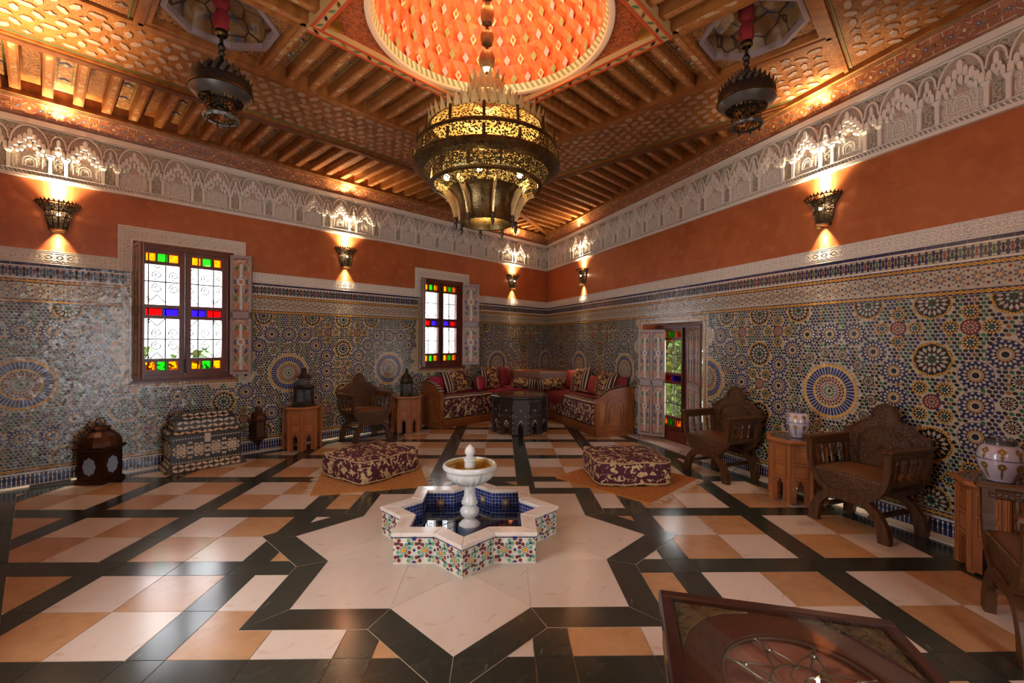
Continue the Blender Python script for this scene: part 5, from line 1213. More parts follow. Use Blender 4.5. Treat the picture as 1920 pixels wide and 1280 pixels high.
# pointed wall lantern hanging low beside the chest
t = thing('pointed_lantern', 'small dark copper lantern with pointed ends hung low on the wall beside the chest', 'lantern', ML @ Matrix.Translation((5.79, .130, .03)))
def l6(nm, prof, m): b_ = MB(); b_.lathe(prof, 6); return obj(nm, b_, m, t)
l6('bottom_finial', [(.004, .0), (.012, .03), (.006, .05), (.03, .09), (.06, .13)], M['copper_dark']); l6('lower_rim', [(.06, .13), (.105, .155), (.11, .175), (.085, .185)], M['copper_dark']); l6('body', [(.08, .185), (.085, .36), (.09, .365)], M['copper_dark'])
l6('upper_rim', [(.09, .36), (.115, .37), (.118, .385), (.09, .395)], M['copper_dark']); l6('roof', [(.088, .395), (.072, .44), (.04, .48), (.022, .50), (.018, .525), (.004, .55)], M['copper_dark'])
b_ = MB(); b_.box(-.05, .05, -.113, -.104, .10, .46); b_.box(-.008, .008, -.11, -.01, .51, .53); obj('wall_bracket', b_, M['copper_dark'], t)
# ================================================================= bone-inlaid chest
M['chest'] = mat('chest_ground', (.020, .018, .015), .4); M['bone'] = mat('bone_inlay', (.56, .46, .33), .32, mix=[('noise', 12, (.44, .32, .20), .45, .7)])
ct = thing('inlaid_chest', 'low black chest with bone inlay and stepped lid under the near window', 'chest', ML @ Matrix.Translation((6.40, .285, 0)))
def bones(mb_, w, h, seed, pat):      # bone pieces on a w x h face, local (x,z)
    def pet(cx, cz, l, wd, a):
        c, s = math.cos(a), math.sin(a); P = [(-l, 0), (-l * .5, -wd), (l * .5, -wd), (l, 0), (l * .5, wd), (-l * .5, wd)]
        P = [(cx + x * c - z * s, cz + x * s + z * c) for x, z in P]
        if all(abs(x) <= w / 2 and 0 <= z <= h for x, z in P): mb_.prism(P, 0, .006)
    if pat == 'rosettes':
        n = max(1, round(w / .165))
        for k in range(n):
            cx = -w / 2 + (k + .5) * w / n; cz = h / 2
            pet(cx, cz, .015, .013, 0)
            for j in range(8): a = math.pi * j / 4; pet(cx + .036 * math.cos(a), cz + .036 * math.sin(a), .022, .0125, a)
            for j in range(8): a = math.pi * (j + .5) / 4; pet(cx + .066 * math.cos(a), cz + .066 * math.sin(a), .021, .0105, a + math.pi / 2)
            for sx in (-1, 1):
                for sz in (-1, 1): pet(cx + sx * .071, cz + sz * .078, .018, .011, sx * sz * .8); pet(cx + sx * .076, cz + sz * .030, .014, .009, 1.57)
        m_ = int(w / .026)
        for k in range(m_):
            x = -w / 2 + (k + .5) * w / m_
            for z, s_ in ((.012, 1), (h - .012, -1)): mb_.prism([(x - .010, z - .009 * s_), (x + .010, z - .009 * s_), (x, z + .009 * s_)], 0, .006)
    else:
        m_ = int(w / .050); rws = max(1, int(h / .036))
        for k in range(m_):
            for j in range(rws):
                x = -w / 2 + (k + .5) * w / m_; z = (j + .5) * h / rws; pet(x, z, .027, .0125, .45 if (k + j) % 2 else -.45)
def tier(name, z0, z1, w0, w1, d0, d1, pat):
    b_ = MB(); b_.loft([[(-w / 2, -d / 2, z), (w / 2, -d / 2, z), (w / 2, d / 2, z), (-w / 2, d / 2, z)] for w, d, z in ((w0, d0, z0), (w1, d1, z1))]); o = obj(name, b_, M['chest'], ct)
    for (w, wt, dd, dt, a) in ((w0, w1, d0, d1, 0), (d0, d1, w0, w1, 90), (d0, d1, w0, w1, -90)):
        hgt = math.hypot(z1 - z0, (dd - dt) / 2); lean = math.atan2((dd - dt) / 2, z1 - z0)
        m_ = MB(); bones(m_, min(w, wt) - .02, hgt - .004, 1, pat)
        if m_.v: obj('bone_inlay', m_, M['bone'], o, Matrix.Rotation(R_(a), 4, 'Z') @ Matrix.Translation((0, dd / 2, z0 + .002)) @ Matrix.Rotation(lean, 4, 'X'), kind='stuff')
    return o
tier('plinth', .0, .085, .76, .66, .42, .34, 'rows'); tier('body', .085, .355, .655, .655, .335, .335, 'rosettes'); tier('body_moulding', .355, .385, .68, .68, .355, .355, 'none'); tier('lid_cove', .385, .43, .70, .63, .37, .31, 'rows'); tier('lid', .43, .535, .60, .56, .29, .25, 'rosettes' if 0 else 'rows'); tier('lid_top', .535, .60, .60, .46, .28, .12, 'rows')
b_ = MB(); b_.box(-.028, .028, .168, .178, .29, .40); b_.box(-.016, .016, .178, .184, .30, .33); obj('hasp', b_, M['bone'], ct)
b_ = MB()
# ================================================================= corner sofas
BURG, GOLD = (.065, .006, .016), (.54, .39, .19)
M['damask'] = mat('burgundy_gold_damask', BURG, .8, mix=[('noise', 19, GOLD, .535, .555, 3, 1.0)], bump=[('noise', 120, .25, .003)])
M['damask_s'] = mat('cushion_damask', BURG, .8, mix=[('noise', 22, (.55, .33, .10), .50, .53, 3, 1.0)], bump=[('noise', 120, .25, .003)])
M['stripe'] = mat('striped_cloth', (.045, .012, .015), .8, mix=[('wavex', 7, (.52, .40, .25), .70, .78, 0, 0)]); M['stripe_y'] = mat('striped_cloth_across', (.045, .012, .015), .8, mix=[('wavey', 7, (.52, .40, .25), .70, .78, 0, 0)])
M['redcloth'] = mat('crimson_cloth', (.34, .010, .045), .75, mix=[('noise', 4, (.22, .006, .022), .4, .7)], bump=[('noise', 9, .4, .02, 3)]); M['darkred'] = mat('dark_red_cloth', (.16, .006, .010), .75, bump=[('noise', 9, .4, .02, 3)]); M['orangered'] = mat('rust_red_cloth', (.30, .035, .018), .75, bump=[('noise', 9, .4, .02, 3)])
M['sofawood'] = mat('sofa_cedar', (.22, .068, .017), .4, mix=[('voredge', 46, (.13, .036, .010), .06, .0), ('noise', 5, (.33, .12, .03), .4, .7)], bump=[('voredge', 46, .6, .004)])
M['sofaplain'] = mat('sofa_rail_cedar', (.21, .064, .016), .36, mix=[('wavex', 4, (.20, .06, .016), .3, .9, 3, 5)])
M['tassel'] = mat('ochre_fringe', (.40, .17, .045), .85)
def sofa(Mx, L0, L1, dep, armx, label, cover, arm_in):
    # local x along the wall (increasing towards the arm), y away from the wall
    t = thing('sofa', label, 'sofa', Mx, 'sofas meeting in the corner')
    b_ = MB(); b_.bevbox(L0, armx, dep - .05, dep, .035, .135, .006); b_.box(L0, armx, .02, dep - .05, .05, .12); b_.box(L0, armx, dep - .045, dep - .015, 0, .04); obj('base_rail', b_, M['sofaplain'], t)
    # mattress with rounded front edge
    b_ = MB(); pf = [(.02, .135), (dep - .055, .135), (dep - .03, .16), (dep - .022, .30), (dep - .03, .44), (dep - .065, .487), (dep - .12, .497), (.02, .50)]
    n = 14; b_.loft([[(L0 + (armx - L0 - .02) * k / n, y + (.006 * math.sin(k * 2.1) if y > .1 else 0), z) for y, z in pf] for k in range(n + 1)]); mt = obj('mattress', b_, M['damask'], t)
    b_ = MB(); b_.loft([[(L0 + .02 + (armx - L0 - .06) * k / n, y + .004 * math.sin(k * 2.1), z + .004) for y, z in ((dep - .026, .445), (dep - .062, .492), (dep - .12, .502), (dep - .21, .505))] for k in range(n + 1)], closed=False, caps=False); obj('striped_edge', b_, M['stripe_y'], mt)
    # red throw covering the seat and hanging over the front near the corner
    b_ = MB(); q = L0 + (armx - L0) * .45
    b_.loft([[(L0 + (armx - L0 - .12) * k / n, y, z + .010 + .004 * math.sin(k * 1.7 + y * 9)) for y, z in ((.03, .505), (dep * .45, .508), (dep - .18, .505))] for k in range(n + 1)], closed=False, caps=False)
    b_.loft([[(L0 + (q - L0) * k / 8, y + .006 * math.sin(k * 1.9), z) for y, z in ((dep - .18, .515), (dep - .08, .51), (dep - .03, .48), (dep - .008, .42), (dep - .004, .25 + .10 * k / 8))] for k in range(9)], closed=False, caps=False); obj('seat_throw', b_, cover, t, smooth=True)
    # arm: panel with swept front edge
    out = [(.015, 0), (.015, .715), (.10, .72), (dep * .42, .705), (dep * .66, .675), (dep * .80, .63), (dep * .90, .575), (dep * .98, .535), (dep, .50), (dep, 0)]
    b_ = MB(); b_.prism(out, armx - .03, armx + .03, axis='x'); arm = obj('arm_panel', b_, M['sofawood'], t)
    b_ = MB()
    e = out[1:-1]; b_.T = Matrix.Translation((armx, 0, 0)) @ Matrix.Rotation(R_(90), 4, 'Z')
    b_.strip([(y, z) for y, z in e], .022, -.042, .042); b_.T = None
    for (y0, y1, z0, z1) in ((.02, .06, .05, .62), (dep - .05, dep, .03, .50), (.06, dep - .05, .05, .10), (.06, dep - .05, .14, .16)): b_.box(armx + .03, armx + .040, y0, y1, z0, z1)
    c = dep * .52; ar = [(c - .15, .18), (c - .15, .40)] + [(c - .15 * math.cos(u) * (1 if i != 4 else 1), .40 + .17 * math.sin(u) ** .8) for i, u in enumerate([math.pi * k / 8 for k in range(1, 8)])] + [(c + .15, .40), (c + .15, .18)]
    b_.T = Matrix.Translation((armx + .03, 0, 0)) @ Matrix.Rotation(R_(90), 4, 'Z'); b_.strip(ar, .026, -.012, .0); b_.strip([(c + (y - c) * .68, .18 + (z - .18) * .76) for y, z in ar], .014, -.010, .0); b_.T = None
    obj('arm_moulding', b_, M['sofaplain'], arm)
    b_ = MB(); P = [(.14, .722), (dep * .5, .708), (dep * .70, .672), (dep * .84, .618), (dep * .92, .575)]
    b_.loft([[(armx + dx, y, z + .012 + dz) for y, z in P] for dx, dz in ((-.10, -.10), (-.07, .0), (-.02, .012), (.03, .006))], closed=False, caps=False); obj('arm_cover', b_, M['stripe_y'], t, smooth=True)
    b_ = MB(); b_.add([(armx - .10, dep * .55, .60), (armx - .10, dep * .90, .50), (armx - .10, dep * .96, .36), (armx - .11, dep * .75, .45)], [(0, 1, 2, 3)]); obj('arm_cover_flap', b_, M['darkred'], t)
    return t
MRs = frame(uR, nRi)    # mirrored frame of the right wall (s increases along x)
sofa(ML, 1.18, 3.26, .52, 3.24, 'corner sofa on the window wall with crimson throw and damask mattress', M['redcloth'], 1)
sofa(MRs, 1.22, 3.27, .66, 3.24, 'corner sofa on the door wall with dark red throw and carved end panel', M['darkred'], 1)
# wooden corner back between the sofas
t = thing('corner_cabinet', 'wooden corner back with moulded top behind the meeting sofas', 'cabinet', Matrix.Identity(4))
A_, B_ = ml(1.12, .02), pr(1.16, .02); A2, B2 = ml(.05, .02) , pr(.05, .02); mid = (A_ + B_) / 2; away = (mid - K).normalized()
b_ = MB(); b_.prism([(A_.x, A_.y), (mid.x + away.x * .02, mid.y + away.y * .02), (B_.x, B_.y), (K.x + away.x * .06, K.y + away.y * .06)], 0, .785, axis='z'); obj('body', b_, M['sofaplain'], t)
b_ = MB(); b_.prism([(A_.x, A_.y), (mid.x + away.x * .055, mid.y + away.y * .055), (B_.x, B_.y), (K.x + away.x * .06, K.y + away.y * .06)], .785, .825, axis='z'); obj('top_moulding', b_, M['tabletop'], t)
# ---------------------------------------------------------------- cushions
def cushion(Mx, w, h, th, m, label, stripe=None, n=12, grp='cushions on the corner sofas', side=1, piping=None):
    b_ = MB(); V = []; F = []; mi = []
    for s_ in (1, -1):
        base = len(V)
        for j in range(n + 1):
            for i in range(n + 1):
                u, v = 2 * i / n - 1, 2 * j / n - 1; bulge = max(0, (1 - abs(u) ** 2.6) * (1 - abs(v) ** 2.6)) ** .55
                pin = 1 - .06 * (1 - abs(u) ** 2) * abs(v) - .0; piz = 1 - .06 * (1 - abs(v) ** 2) * abs(u)
                V.append((u * w / 2 * piz, s_ * th / 2 * bulge, (v * pin + 1) * h / 2))
        for j in range(n):
            for i in range(n):
                F.append((base + j * (n + 1) + i, base + j * (n + 1) + i + 1, base + (j + 1) * (n + 1) + i + 1, base + (j + 1) * (n + 1) + i))
                fr = (i + .5) / n if side > 0 else 1 - (i + .5) / n; mi.append(1 if (stripe and fr < stripe) else 0)
    b_.add(V, F, mi)
    o = obj('cushion', b_, [m, M['stripe']], None, Mx, smooth=True); tag(o, label, 'cushion', grp)
    if piping:
        p_ = MB(); k = 28; p_.tube([(w / 2 * .985 * math.copysign(abs(math.cos(a)) ** .35, math.cos(a)), 0, h / 2 + h / 2 * .985 * math.copysign(abs(math.sin(a)) ** .35, math.sin(a))) for a in [2 * math.pi * q / k for q in range(k + 1)]], .006, 5); obj('piping', p_, piping, o)
    return o
def onL(x, d, z, lean=16, tilt=0, turn=0): return ML @ Matrix.Translation((x, d, z)) @ Matrix.Rotation(R_(turn), 4, 'Z') @ Matrix.Rotation(R_(lean), 4, 'X') @ Matrix.Rotation(R_(tilt), 4, 'Y')
def onR(s, d, z, lean=16, tilt=0, turn=0): return MR @ Matrix.Translation((-s, d, z)) @ Matrix.Rotation(R_(turn), 4, 'Z') @ Matrix.Rotation(R_(lean), 4, 'X') @ Matrix.Rotation(R_(tilt), 4, 'Y')
cushion(onL(3.02, .13, .535, 12, 4), .30, .28, .14, M['redcloth'], 'crimson cushion at the arm end of the window-wall sofa')
cushion(onL(2.66, .24, .525, 18, 6), .56, .40, .17, M['damask_s'], 'large damask cushion with striped edge, first from the window-wall sofa arm', .22, side=-1)
cushion(onL(2.20, .30, .525, 8, 0, 30), .24, .26, .18, M['redcloth'], 'round crimson cushion with pale piping between two damask cushions', piping=M['paint_cream'])
cushion(onL(1.86, .20, .525, 14, -2), .50, .42, .16, M['damask_s'], 'damask cushion with striped edge near the corner, window-wall sofa', .28, side=-1)
cushion(onL(1.42, .16, .525, 12), .34, .40, .14, M['darkred'], 'dark red cushion nearest the corner, window-wall sofa')
cushion(at(Vector((.40, 8.52, .535)), R_(-8)) @ Matrix.Rotation(R_(55), 4, 'X') @ Matrix.Rotation(R_(8), 4, 'Y'), .50, .30, .16, M['damask_s'], 'damask cushion slumped in the corner, left one', .30, side=-1)
cushion(at(Vector((.93, 8.48, .535)), R_(8)) @ Matrix.Rotation(R_(55), 4, 'X') @ Matrix.Rotation(R_(-12), 4, 'Y'), .56, .30, .17, M['damask_s'], 'damask cushion slumped in the corner, right one', .25, side=1)
cushion(onR(1.50, .20, .525, 12), .34, .36, .14, M['orangered'], 'rust red cushion nearest the corner, door-wall sofa')
cushion(onR(1.98, .28, .525, 18, 8), .56, .44, .17, M['damask_s'], 'gold damask cushion with striped edge leaning on the door-wall sofa', .24, side=1)
cushion(onR(2.40, .24, .525, 12, 0), .30, .32, .14, M['orangered'], 'small rust red cushion between two damask cushions, door-wall sofa')
cushion(onR(2.74, .26, .525, 16, -4), .52, .42, .17, M['damask_s'], 'damask cushion with striped edge near the carved end panel', .26, side=1)
cushion(onR(3.05, .14, .535, 8), .34, .34, .12, M['darkred'], 'dark red cushion at the arm end of the door-wall sofa')
# ================================================================= poufs and rugs
M['rug'] = mat('ochre_rug', (.42, .155, .025), .9, mix=[('vor', 16, (.12, .035, .02), .16, .12), ('noise', 30, (.34, .11, .018), .45, .7)], bump=[('noise', 90, .5, .004)]); M['rug2'] = mat('ochre_kilim', (.46, .20, .05), .9, mix=[('vor', 13, (.22, .12, .09), .17, .13), ('noise', 30, (.38, .15, .03), .45, .7)], bump=[('noise', 90, .5, .004)]); M['fringe'] = mat('rug_fringe', (.48, .36, .24), .9)
def rug(c, ang, w, d, m, label, sides):
    t = thing('rug', label, 'rug', at(Vector((c[0], c[1], .0)), ang)); b_ = MB(); n = 14
    top = []
    for j in range(n + 1):
        for i in range(n + 1):
            u, v = i / n - .5, j / n - .5; top.append((u * w, v * d, .010 + .004 * math.sin(7 * u + 3 * v) * (abs(u) * 2) ** 3))
    k = len(top); b_.add(top + [(x, y, .0005) for x, y, z in top], [(j * (n + 1) + i, j * (n + 1) + i + 1, (j + 1) * (n + 1) + i + 1, (j + 1) * (n + 1) + i) for j in range(n) for i in range(n)] + [(i, i + 1, k + i + 1, k + i) for i in range(n)] + [(n * (n + 1) + i, n * (n + 1) + i + 1, k + n * (n + 1) + i + 1, k + n * (n + 1) + i) for i in range(n)] + [(i * (n + 1), (i + 1) * (n + 1), k + (i + 1) * (n + 1), k + i * (n + 1)) for i in range(n)] + [(i * (n + 1) + n, (i + 1) * (n + 1) + n, k + (i + 1) * (n + 1) + n, k + i * (n + 1) + n) for i in range(n)])
    obj('rug_field', b_, m, t); f = MB(); rd = random.Random(4)
    for s_ in sides:
        L = d if s_ in 'ew' else w; q = int(L / .022)
        for i in range(q):
            a = -L / 2 + (i + .5) * L / q; e = .045 + rd.random() * .03; j = rd.uniform(-.012, .012)
            if s_ == 'e': f.tube([(w / 2 - .005, a, .008), (w / 2 + e * .5, a + j, .007), (w / 2 + e, a + 2 * j, .004)], .003, 4)
            if s_ == 'w': f.tube([(-w / 2 + .005, a, .008), (-w / 2 - e * .5, a + j, .007), (-w / 2 - e, a + 2 * j, .004)], .003, 4)
            if s_ == 's': f.tube([(a, -d / 2 + .005, .008), (a + j, -d / 2 - e * .5, .007), (a + 2 * j, -d / 2 - e, .004)], .003, 4)
    obj('fringe', f, M['fringe'], t, kind='stuff')
rug((-1.31, 4.62), R_(14.5), 1.04, .80, M['rug2'], 'ochre rug with pale fringe under the left pouf', 'ew')
rug((1.29, 4.61), R_(-46.5), 1.05, 1.02, M['rug'], 'ochre rug with dark flecks and fringe, turned like a diamond under the right pouf', 'e')
def pouf(c, ang, w, d, h, label):
    t = thing('pouf', label, 'pouf', at(Vector((c[0], c[1], .0115)), ang), 'square damask poufs'); n = 14
    b_ = MB()
    def sq(s_, z, rr=.10):
        P = []; q = 10
        for k in range(4 * q):
            e, u = divmod(k, q); u /= q; x, y = [(-1 + 2 * u, -1), (1, -1 + 2 * u), (1 - 2 * u, 1), (-1, 1 - 2 * u)][e]
            g_ = max(abs(x), abs(y)); L = (abs(x) ** 9 + abs(y) ** 9) ** (1 / 9); P.append((x / L * w / 2 * s_, y / L * d / 2 * s_, z + .006 * math.sin(k * 1.3)))
        return P
    b_.loft([sq(.965, .004), sq(1.0, .03), sq(1.012, h * .5), sq(1.0, h - .035), sq(.975, h - .006), sq(.80, h + .012), sq(.5, h + .024), sq(.15, h + .016), sq(.02, h + .010)]); obj('pouf_body', b_, M['damask'], t, smooth=True)
    for z, s_ in ((h - .012, .992), (.022, .994)):
        p_ = MB(); P = sq(s_, z); p_.tube(P + P[:1], .007, 5); obj('piping', p_, M['piping'], t)
M['piping'] = mat('beige_piping', (.45, .30, .15), .8)
pouf((-1.375, 4.83), math.atan2(-.408, .582), .71, .76, .235, 'burgundy and cream damask pouf on the ochre rug left of the fountain')
pouf((1.28, 4.68), R_(3), .745, .72, .235, 'burgundy and gold damask pouf on the diamond-turned rug right of the fountain')
# ================================================================= star pool and fountain
M['pool_marble'] = mat('pool_rim_marble', (.76, .66, .58), .14, mix=[('noise', 4, (.64, .52, .43), .5, .7, 6, 2)]); M['white_marble'] = mat('fountain_marble', (.66, .64, .60), .25, mix=[('noise', 5, (.46, .45, .44), .5, .68, 6, 3), ('noise', 2, (.70, .60, .45), .55, .8)])
M['fbowl'] = mat('stained_bowl_marble', (.50, .33, .10), .2, mix=[('noise', 6, (.34, .20, .05), .4, .7)])
PC = (-.228, 3.302)
pool = thing('star_pool', 'eight-pointed star pool with mosaic sides and pale marble rim in the floor centre', 'fountain pool', Matrix.Translation((PC[0], PC[1], .002)))
So, Si, Sr = star((0, 0), .447), star((0, 0), .372), star((0, 0), .362)
HP = .198
def wallring(mb_, A, B, z0, z1):
    n = 16
    for k in range(n):
        q = (k + 1) % n
        mb_.add([(*A[k], z0), (*A[q], z0), (*A[q], z1), (*A[k], z1), (*B[k], z0), (*B[q], z0), (*B[q], z1), (*B[k], z1)], [(0, 1, 2, 3), (5, 4, 7, 6), (3, 2, 6, 7), (1, 0, 4, 5)])
b_ = MB(); wallring(b_, So, Si, 0, HP - .022); obj('pool_wall', b_, TM[WHT], pool)
n = 16
So2 = star((0, 0), .458)
for k in range(16):
    q = (k + 1) % n; b_ = MB(); A = [So2[k], So2[q], Sr[q], Sr[k]]; A = shrink(A, .0008); b_.loft([[(x, y, HP - .022) for x, y in A], [(x, y, HP - .003) for x, y in A], [(x, y, HP) for x, y in shrink(A, .003)]]); obj('rim_slab', b_, M['pool_marble'], pool)
ms = MB()
for k in range(16):
    a, b = Vector(So[k]), Vector(So[(k + 1) % 16]); e = (b - a); L = e.length; e /= L; nn = Vector((e.y, -e.x)); mid = (a + b) / 2
    if nn.dot(mid) < 0: nn = -nn
    H_ = HP - .026
    def face(P, m, l=.0012):
        P = [(u, v) for u, v in P if 0 <= u <= L and .004 <= v <= H_]
        if len(P) >= 3: ms.add([(a.x + e.x * u + nn.x * l, a.y + e.y * u + nn.y * l, v) for u, v in P], [tuple(range(len(P)))], m)
    def dsk(u, v, r, m, s=6, l=.0012, st=0):
        P = []
        for i in range(s * (2 if st else 1)): t_ = 2 * math.pi * i / (s * (2 if st else 1)); rr = r * (st if st and i % 2 else 1); P.append((u + rr * math.cos(t_), v + rr * math.sin(t_)))
        face(P, m, l)
    face([(.002, H_ - .011), (L - .002, H_ - .011), (L - .002, H_ - .005), (.002, H_ - .005)], NAVY)
    rws = [(L * .5, H_ * .93, 0), (L * .5, .006, 0), (L * .25, H_ * .50, 1), (L * .75, H_ * .50, 1), (0, H_ * .93, 0), (L, H_ * .93, 0), (0, .008, 0), (L, .008, 0)]
    for (u, v, ty) in rws:
        dsk(u, v, .0150, YEL if ty else COB, 8, .002)
        for i in range(10): t_ = 2 * math.pi * i / 10; dsk(u + .0205 * math.cos(t_), v + .0205 * math.sin(t_), .0048, NAVY if ty else YEL, 4)
        for i in range(8):
            t_ = 2 * math.pi * (i + .5) / 8; dsk(u + .0385 * math.cos(t_), v + .037 * math.sin(t_), .0128, (RED, LGR, LGR, RED)[i // 2] if ty == 0 else (LGR, RED)[(i // 2) % 2], 6)
    for u, v in ((.0, H_ * .5), (L * .5, H_ * .5), (L, H_ * .5), (L * .12, H_ * .74), (L * .38, H_ * .74), (L * .62, H_ * .74), (L * .88, H_ * .74), (L * .12, H_ * .26), (L * .38, H_ * .26), (L * .62, H_ * .26), (L * .88, H_ * .26)): dsk(u, v, .0140, NAVY, 6, .0014, .45)
obj('side_mosaic', ms, TM, pool, kind='stuff')
bi = MB()
for k in range(16):
    a, b = Vector(Si[k]), Vector(Si[(k + 1) % 16]); e = (b - a); L = e.length; e /= L; nn = Vector((-e.y, e.x))
    if nn.dot(a + b) > 0: nn = -nn
    c, rws = 8, 6; H_ = HP - .03
    for i in range(c):
        for j in range(rws):
            u0, u1, v0, v1 = L * i / c + .0012, L * (i + 1) / c - .0012, .012 + (H_ - .012) * j / rws + .0012, .012 + (H_ - .012) * (j + 1) / rws - .0012
            bi.add([(a.x + e.x * u + nn.x * .0012, a.y + e.y * u + nn.y * .0012, v) for u, v in ((u0, v0), (u1, v0), (u1, v1), (u0, v1))], [(0, 1, 2, 3)], COB if (i * 3 + j * 5) % 4 else NAVY)
    for r0, m_, l in ((.030, YEL, .002), (.013, WHT, .0028), (.019, NAVY, .0024)):
        P = []
        for i in range(16): t_ = 2 * math.pi * i / 16; rr = r0 * (.72 if i % 2 else 1); P.append((L / 2 + rr * math.cos(t_), H_ * .55 + rr * math.sin(t_)))
        bi.add([(a.x + e.x * u + nn.x * l, a.y + e.y * u + nn.y * l, v) for u, v in P], [tuple(range(16))], m_)
cst = .036
for i in range(-15, 15):
    for j in range(-15, 15):
        x, y = i * cst, j * cst
        if all(abs(v) < .36 for v in (x, y)) or (abs(x) + abs(y) < .50): bi.add([(x + .001, y + .001, .010), (x + cst - .001, y + .001, .010), (x + cst - .001, y + cst - .001, .010), (x + .001, y + cst - .001, .010)], [(0, 1, 2, 3)], NAVY if (i + 2 * j) % 3 else COB)
for k in range(8):
    a = math.pi / 4 * k + .39
    for r0, m_, z in ((.045, YEL, .0115), (.024, NAVY, .0122), (.016, YEL, .0128)): bi.add([(.27 * math.cos(a) + r0 * (.7 if i % 2 else 1) * math.cos(t_), .27 * math.sin(a) + r0 * (.7 if i % 2 else 1) * math.sin(t_), z) for i, t_ in [(i, 2 * math.pi * i / 16) for i in range(16)]], [tuple(range(16))], m_)
obj('basin_tiles', bi, TM, pool, kind='stuff')
b_ = MB(); b_.prism(ccw(star((0, 0), .38)), 0.001, .009, axis='z'); obj('basin_floor', b_, TM[WHT], pool)
M['water'] = glass('pool_water', (.42, .50, .62), .16, .02); M['bwater'] = glass('bowl_water', (.80, .66, .36), .07, .03)
b_ = MB(); b_.add([(x, y, .075) for x, y in Si], [tuple(range(16))]); obj('water', b_, M['water'], pool)
ft = thing('fountain', 'pale carved marble pedestal fountain with shallow bowl standing in the star pool', 'fountain', Matrix.Translation((PC[0], PC[1] - .01, .0105)))
def lt(nm, prof, m, mod=None, n=32): b_ = MB(); b_.lathe(prof, n, mod=mod, caps=nm not in ('bowl', 'bowl_rim')); return obj(nm, b_, m, ft, smooth=True)
lt('base', [(.082, .0), (.085, .02), (.085, .055), (.078, .07), (.060, .085), (.048, .095)], M['white_marble'])
lt('pedestal', [(.034, .09), (.036, .11), (.062, .135), (.070, .155), (.068, .175), (.050, .195), (.040, .205), (.058, .215), (.060, .225), (.050, .245), (.040, .285), (.038, .32), (.040, .345), (.050, .355)], M['white_marble'])
lt('bowl', [(.045, .350), (.085, .362), (.125, .385), (.155, .415), (.170, .445), (.172, .46), (.178, .468), (.188, .472)], M['white_marble'], mod=lambda r, z, t_, j: r * (1 + (.085 * abs(math.cos(11 * t_)) if 1 <= j <= 3 else 0)), n=88)
lt('bowl_rim', [(.178, .468), (.192, .474), (.197, .487), (.192, .502), (.182, .508), (.172, .502), (.168, .49)], M['white_marble'], n=48)
b_ = MB(); b_.lathe([(.170, .498), (.150, .470), (.10, .452), (.03, .448)], 40, caps=False); obj('bowl_inside', b_, M['fbowl'], ft, smooth=True)
b_ = MB(); b_.lathe([(.158, .480), (.02, .480)], 40, caps=False); obj('bowl_water', b_, M['bwater'], ft)
lt('spout', [(.040, .45), (.038, .52), (.046, .525), (.046, .545), (.034, .55), (.026, .56), (.038, .585), (.036, .605), (.024, .625), (.012, .635), (.008, .642)], M['white_marble'], n=24)
# ================================================================= glass display table in the foreground
M['gt_wood'] = mat('dark_mahogany', (.035, .011, .008), .25, mix=[('noise', 8, (.035, .010, .007), .4, .7)], spec=.5, coat=.2); M['gt_board'] = mat('brown_board', (.085, .030, .018), .4, mix=[('noise', 4, (.06, .02, .012), .4, .7)]); M['gt_gilt'] = mat('gilt_carving', (.17, .10, .035), .42, .2, mix=[('noise', 30, (.05, .03, .012), .5, .6, 3, 2)], bump=[('noise', 40, 1, .01, 3, 3)])
M['gt_copper'] = mat('copper_tray', (.42, .19, .13), .45, .1, mix=[('noise', 7, (.16, .055, .035), .5, .7, 5, 1), ('noise', 20, (.38, .16, .10), .55, .7)])
M['pewter'] = mat('pewter_scrolls', (.22, .18, .14), .35, .8)
gt = thing('display_table', 'dark glass-topped display table with a scrolled iron medallion in the foreground', 'table', frame(Vector((.6975, -.1915, 0)).normalized(), Vector((-.1915, -.6975, 0)).normalized(), Vector((.577, 1.6425, 0))))
gw, gd, gh = .724, .724, .50   # local x right along the far edge, y towards the viewer
GW = MB()
for (x0, x1, y0, y1) in ((0, gw, 0, .042), (0, gw, gd - .042, gd), (0, .042, .042, gd - .042), (gw - .042, gw, .042, gd - .042)): GW.bevbox(x0, x1, y0, y1, gh - .055, gh, .006)
obj('top_frame', GW, M['gt_wood'], gt)
b_ = MB(); b_.box(.03, gw - .03, .03, gd - .03, gh - .16, gh - .15); obj('tray_floor', b_, M['gt_board'], gt)
for nm, q in (('side_board', (.015, gw - .015, .012, .030)), ('side_board', (.015, gw - .015, gd - .03, gd - .012)), ('side_board', (.012, .030, .03, gd - .03)), ('side_board', (gw - .03, gw - .012, .03, gd - .03))): b_ = MB(); b_.box(*q, gh - .18, gh - .05); obj(nm, b_, M['gt_gilt'], gt)
cxg, cyg, rg_ = gw / 2, .362, .217
bd = MB(); n = 64      # board with a round opening
for k in range(n):
    t0, t1 = 2 * math.pi * k / n, 2 * math.pi * (k + 1) / n
    def sqp(t_): c, s = math.cos(t_), math.sin(t_); f_ = min((gw / 2 - .035) / max(1e-6, abs(c)), (gw / 2 - .035) / max(1e-6, abs(s))); return (cxg + f_ * c, cyg + f_ * s)
    cp = lambda t_, r: (cxg + r * math.cos(t_), cyg + r * math.sin(t_))
    z = gh - .020; bd.add([(*cp(t0, rg_), z), (*sqp(t0), z), (*sqp(t1), z), (*cp(t1, rg_), z), (*cp(t0, rg_), z - .035), (*cp(t1, rg_), z - .035)], [(0, 1, 2, 3), (0, 3, 5, 4)])
obj('oval_board', bd, M['gt_board'], gt)
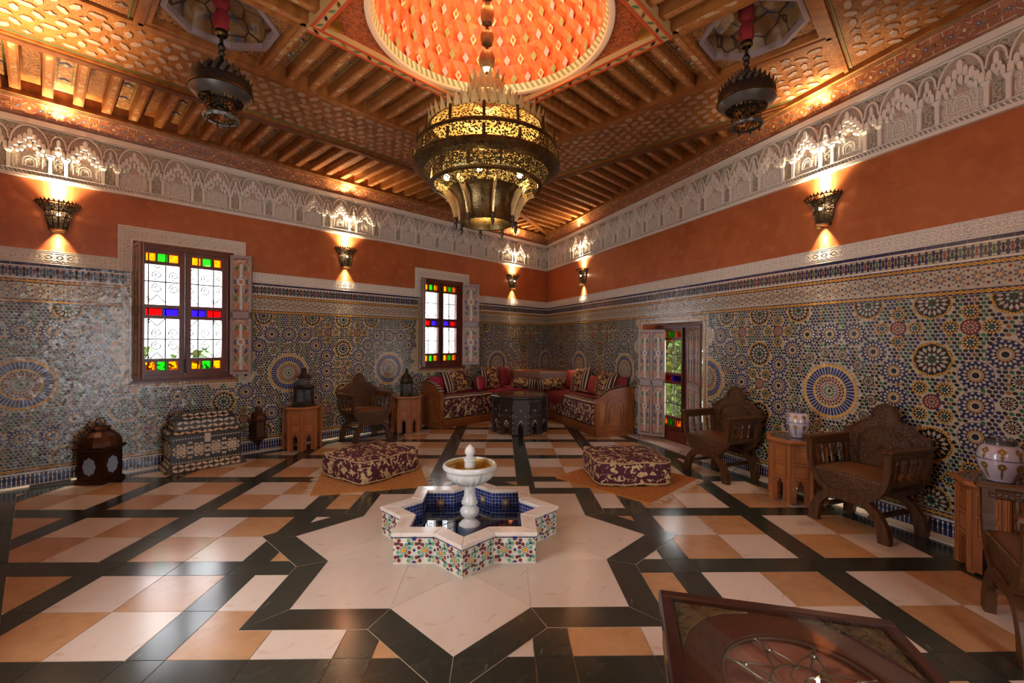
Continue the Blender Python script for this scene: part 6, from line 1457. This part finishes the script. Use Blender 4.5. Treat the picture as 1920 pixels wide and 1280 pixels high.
for sx in (0, 1):
    for sy in (0, 1):
        b_ = MB(); ox, oy = (.05 if sx == 0 else gw - .05), (.05 if sy == 0 else gw - .05); dx, dy = (1 if sx == 0 else -1), (1 if sy == 0 else -1)
        P = [(ox, oy), (ox + dx * .235, oy), (ox + dx * .15, oy + dy * .022), (ox + dx * .08, oy + dy * .072), (ox + dx * .03, oy + dy * .145), (ox, oy + dy * .235)]; b_.prism(P, gh - .020, gh - .014, axis='z'); obj('corner_inlay', b_, M['gt_gilt'], gt)
b_ = MB(); b_.lathe([(rg_, gh - .045), (.01, gh - .045)], 48, (cxg, cyg), caps=False); obj('copper_tray', b_, M['gt_copper'], gt)
ir = MB(); z = gh - .030
for r in (rg_ * .98, rg_ * .42): ir.tube([(cxg + r * math.cos(2 * math.pi * k / 48), cyg + r * math.sin(2 * math.pi * k / 48), z) for k in range(49)], .0035, 5)
for k in range(8):
    a = 2 * math.pi * k / 8
    for s_ in (-1, 1):
        ir.tube([(cxg + r * math.cos(a + s_ * w), cyg + r * math.sin(a + s_ * w), z) for r, w in [(rg_ * (.42 + .56 * u), .39 * math.sin(math.pi * u * .62) ** 1.2) for u in [i / 12 for i in range(13)]]], .003, 5)
    ir.tube([(cxg + r * math.cos(a + .39), cyg + r * math.sin(a + .39), z) for r in (rg_ * .42, rg_ * .97)], .0025, 4)
    ir.sphere((cxg + rg_ * .72 * math.cos(a + .39), cyg + rg_ * .72 * math.sin(a + .39), z), .008, 8, 5)
for k in range(6):
    a = 2 * math.pi * k / 6; pts = [(rg_ * .40 * u, a + 1.6 * u) for u in [i / 10 for i in range(11)]]; ir.tube([(cxg + r * math.cos(w), cyg + r * math.sin(w), z) for r, w in pts], .003, 4)
obj('iron_scrollwork', ir, M['pewter'], gt)
b_ = MB(); b_.box(.03, gw - .03, .03, gd - .03, gh - .008, gh - .003); obj('glass_top', b_, M['tabletop_glass'], gt)
for x in (.03, gw - .08):
    for y in (.03, gd - .08): b_ = MB(); b_.bevbox(x, x + .05, y, y + .05, 0, gh - .055, .006); obj('leg', b_, M['gt_wood'], gt)
b_ = MB(); b_.box(.04, gw - .04, .04, gd - .04, gh - .19, gh - .165); obj('apron', b_, M['gt_wood'], gt)
# ================================================================= floor vent by the far left wall
b_ = MB(); t = thing('floor_vent', 'small dark floor vent against the mosaic at the far left', 'vent', ML @ Matrix.Translation((7.6, .10, .0125)))
b_.box(-.14, .14, -.06, .03, 0, .006); obj('vent_frame', b_, M['iron'], t); b_ = MB()
for k in range(8): b_.box(-.12 + k * .032, -.105 + k * .032, -.045, .015, .006, .010)
obj('vent_slat', b_, M['bronze_dark'], t)
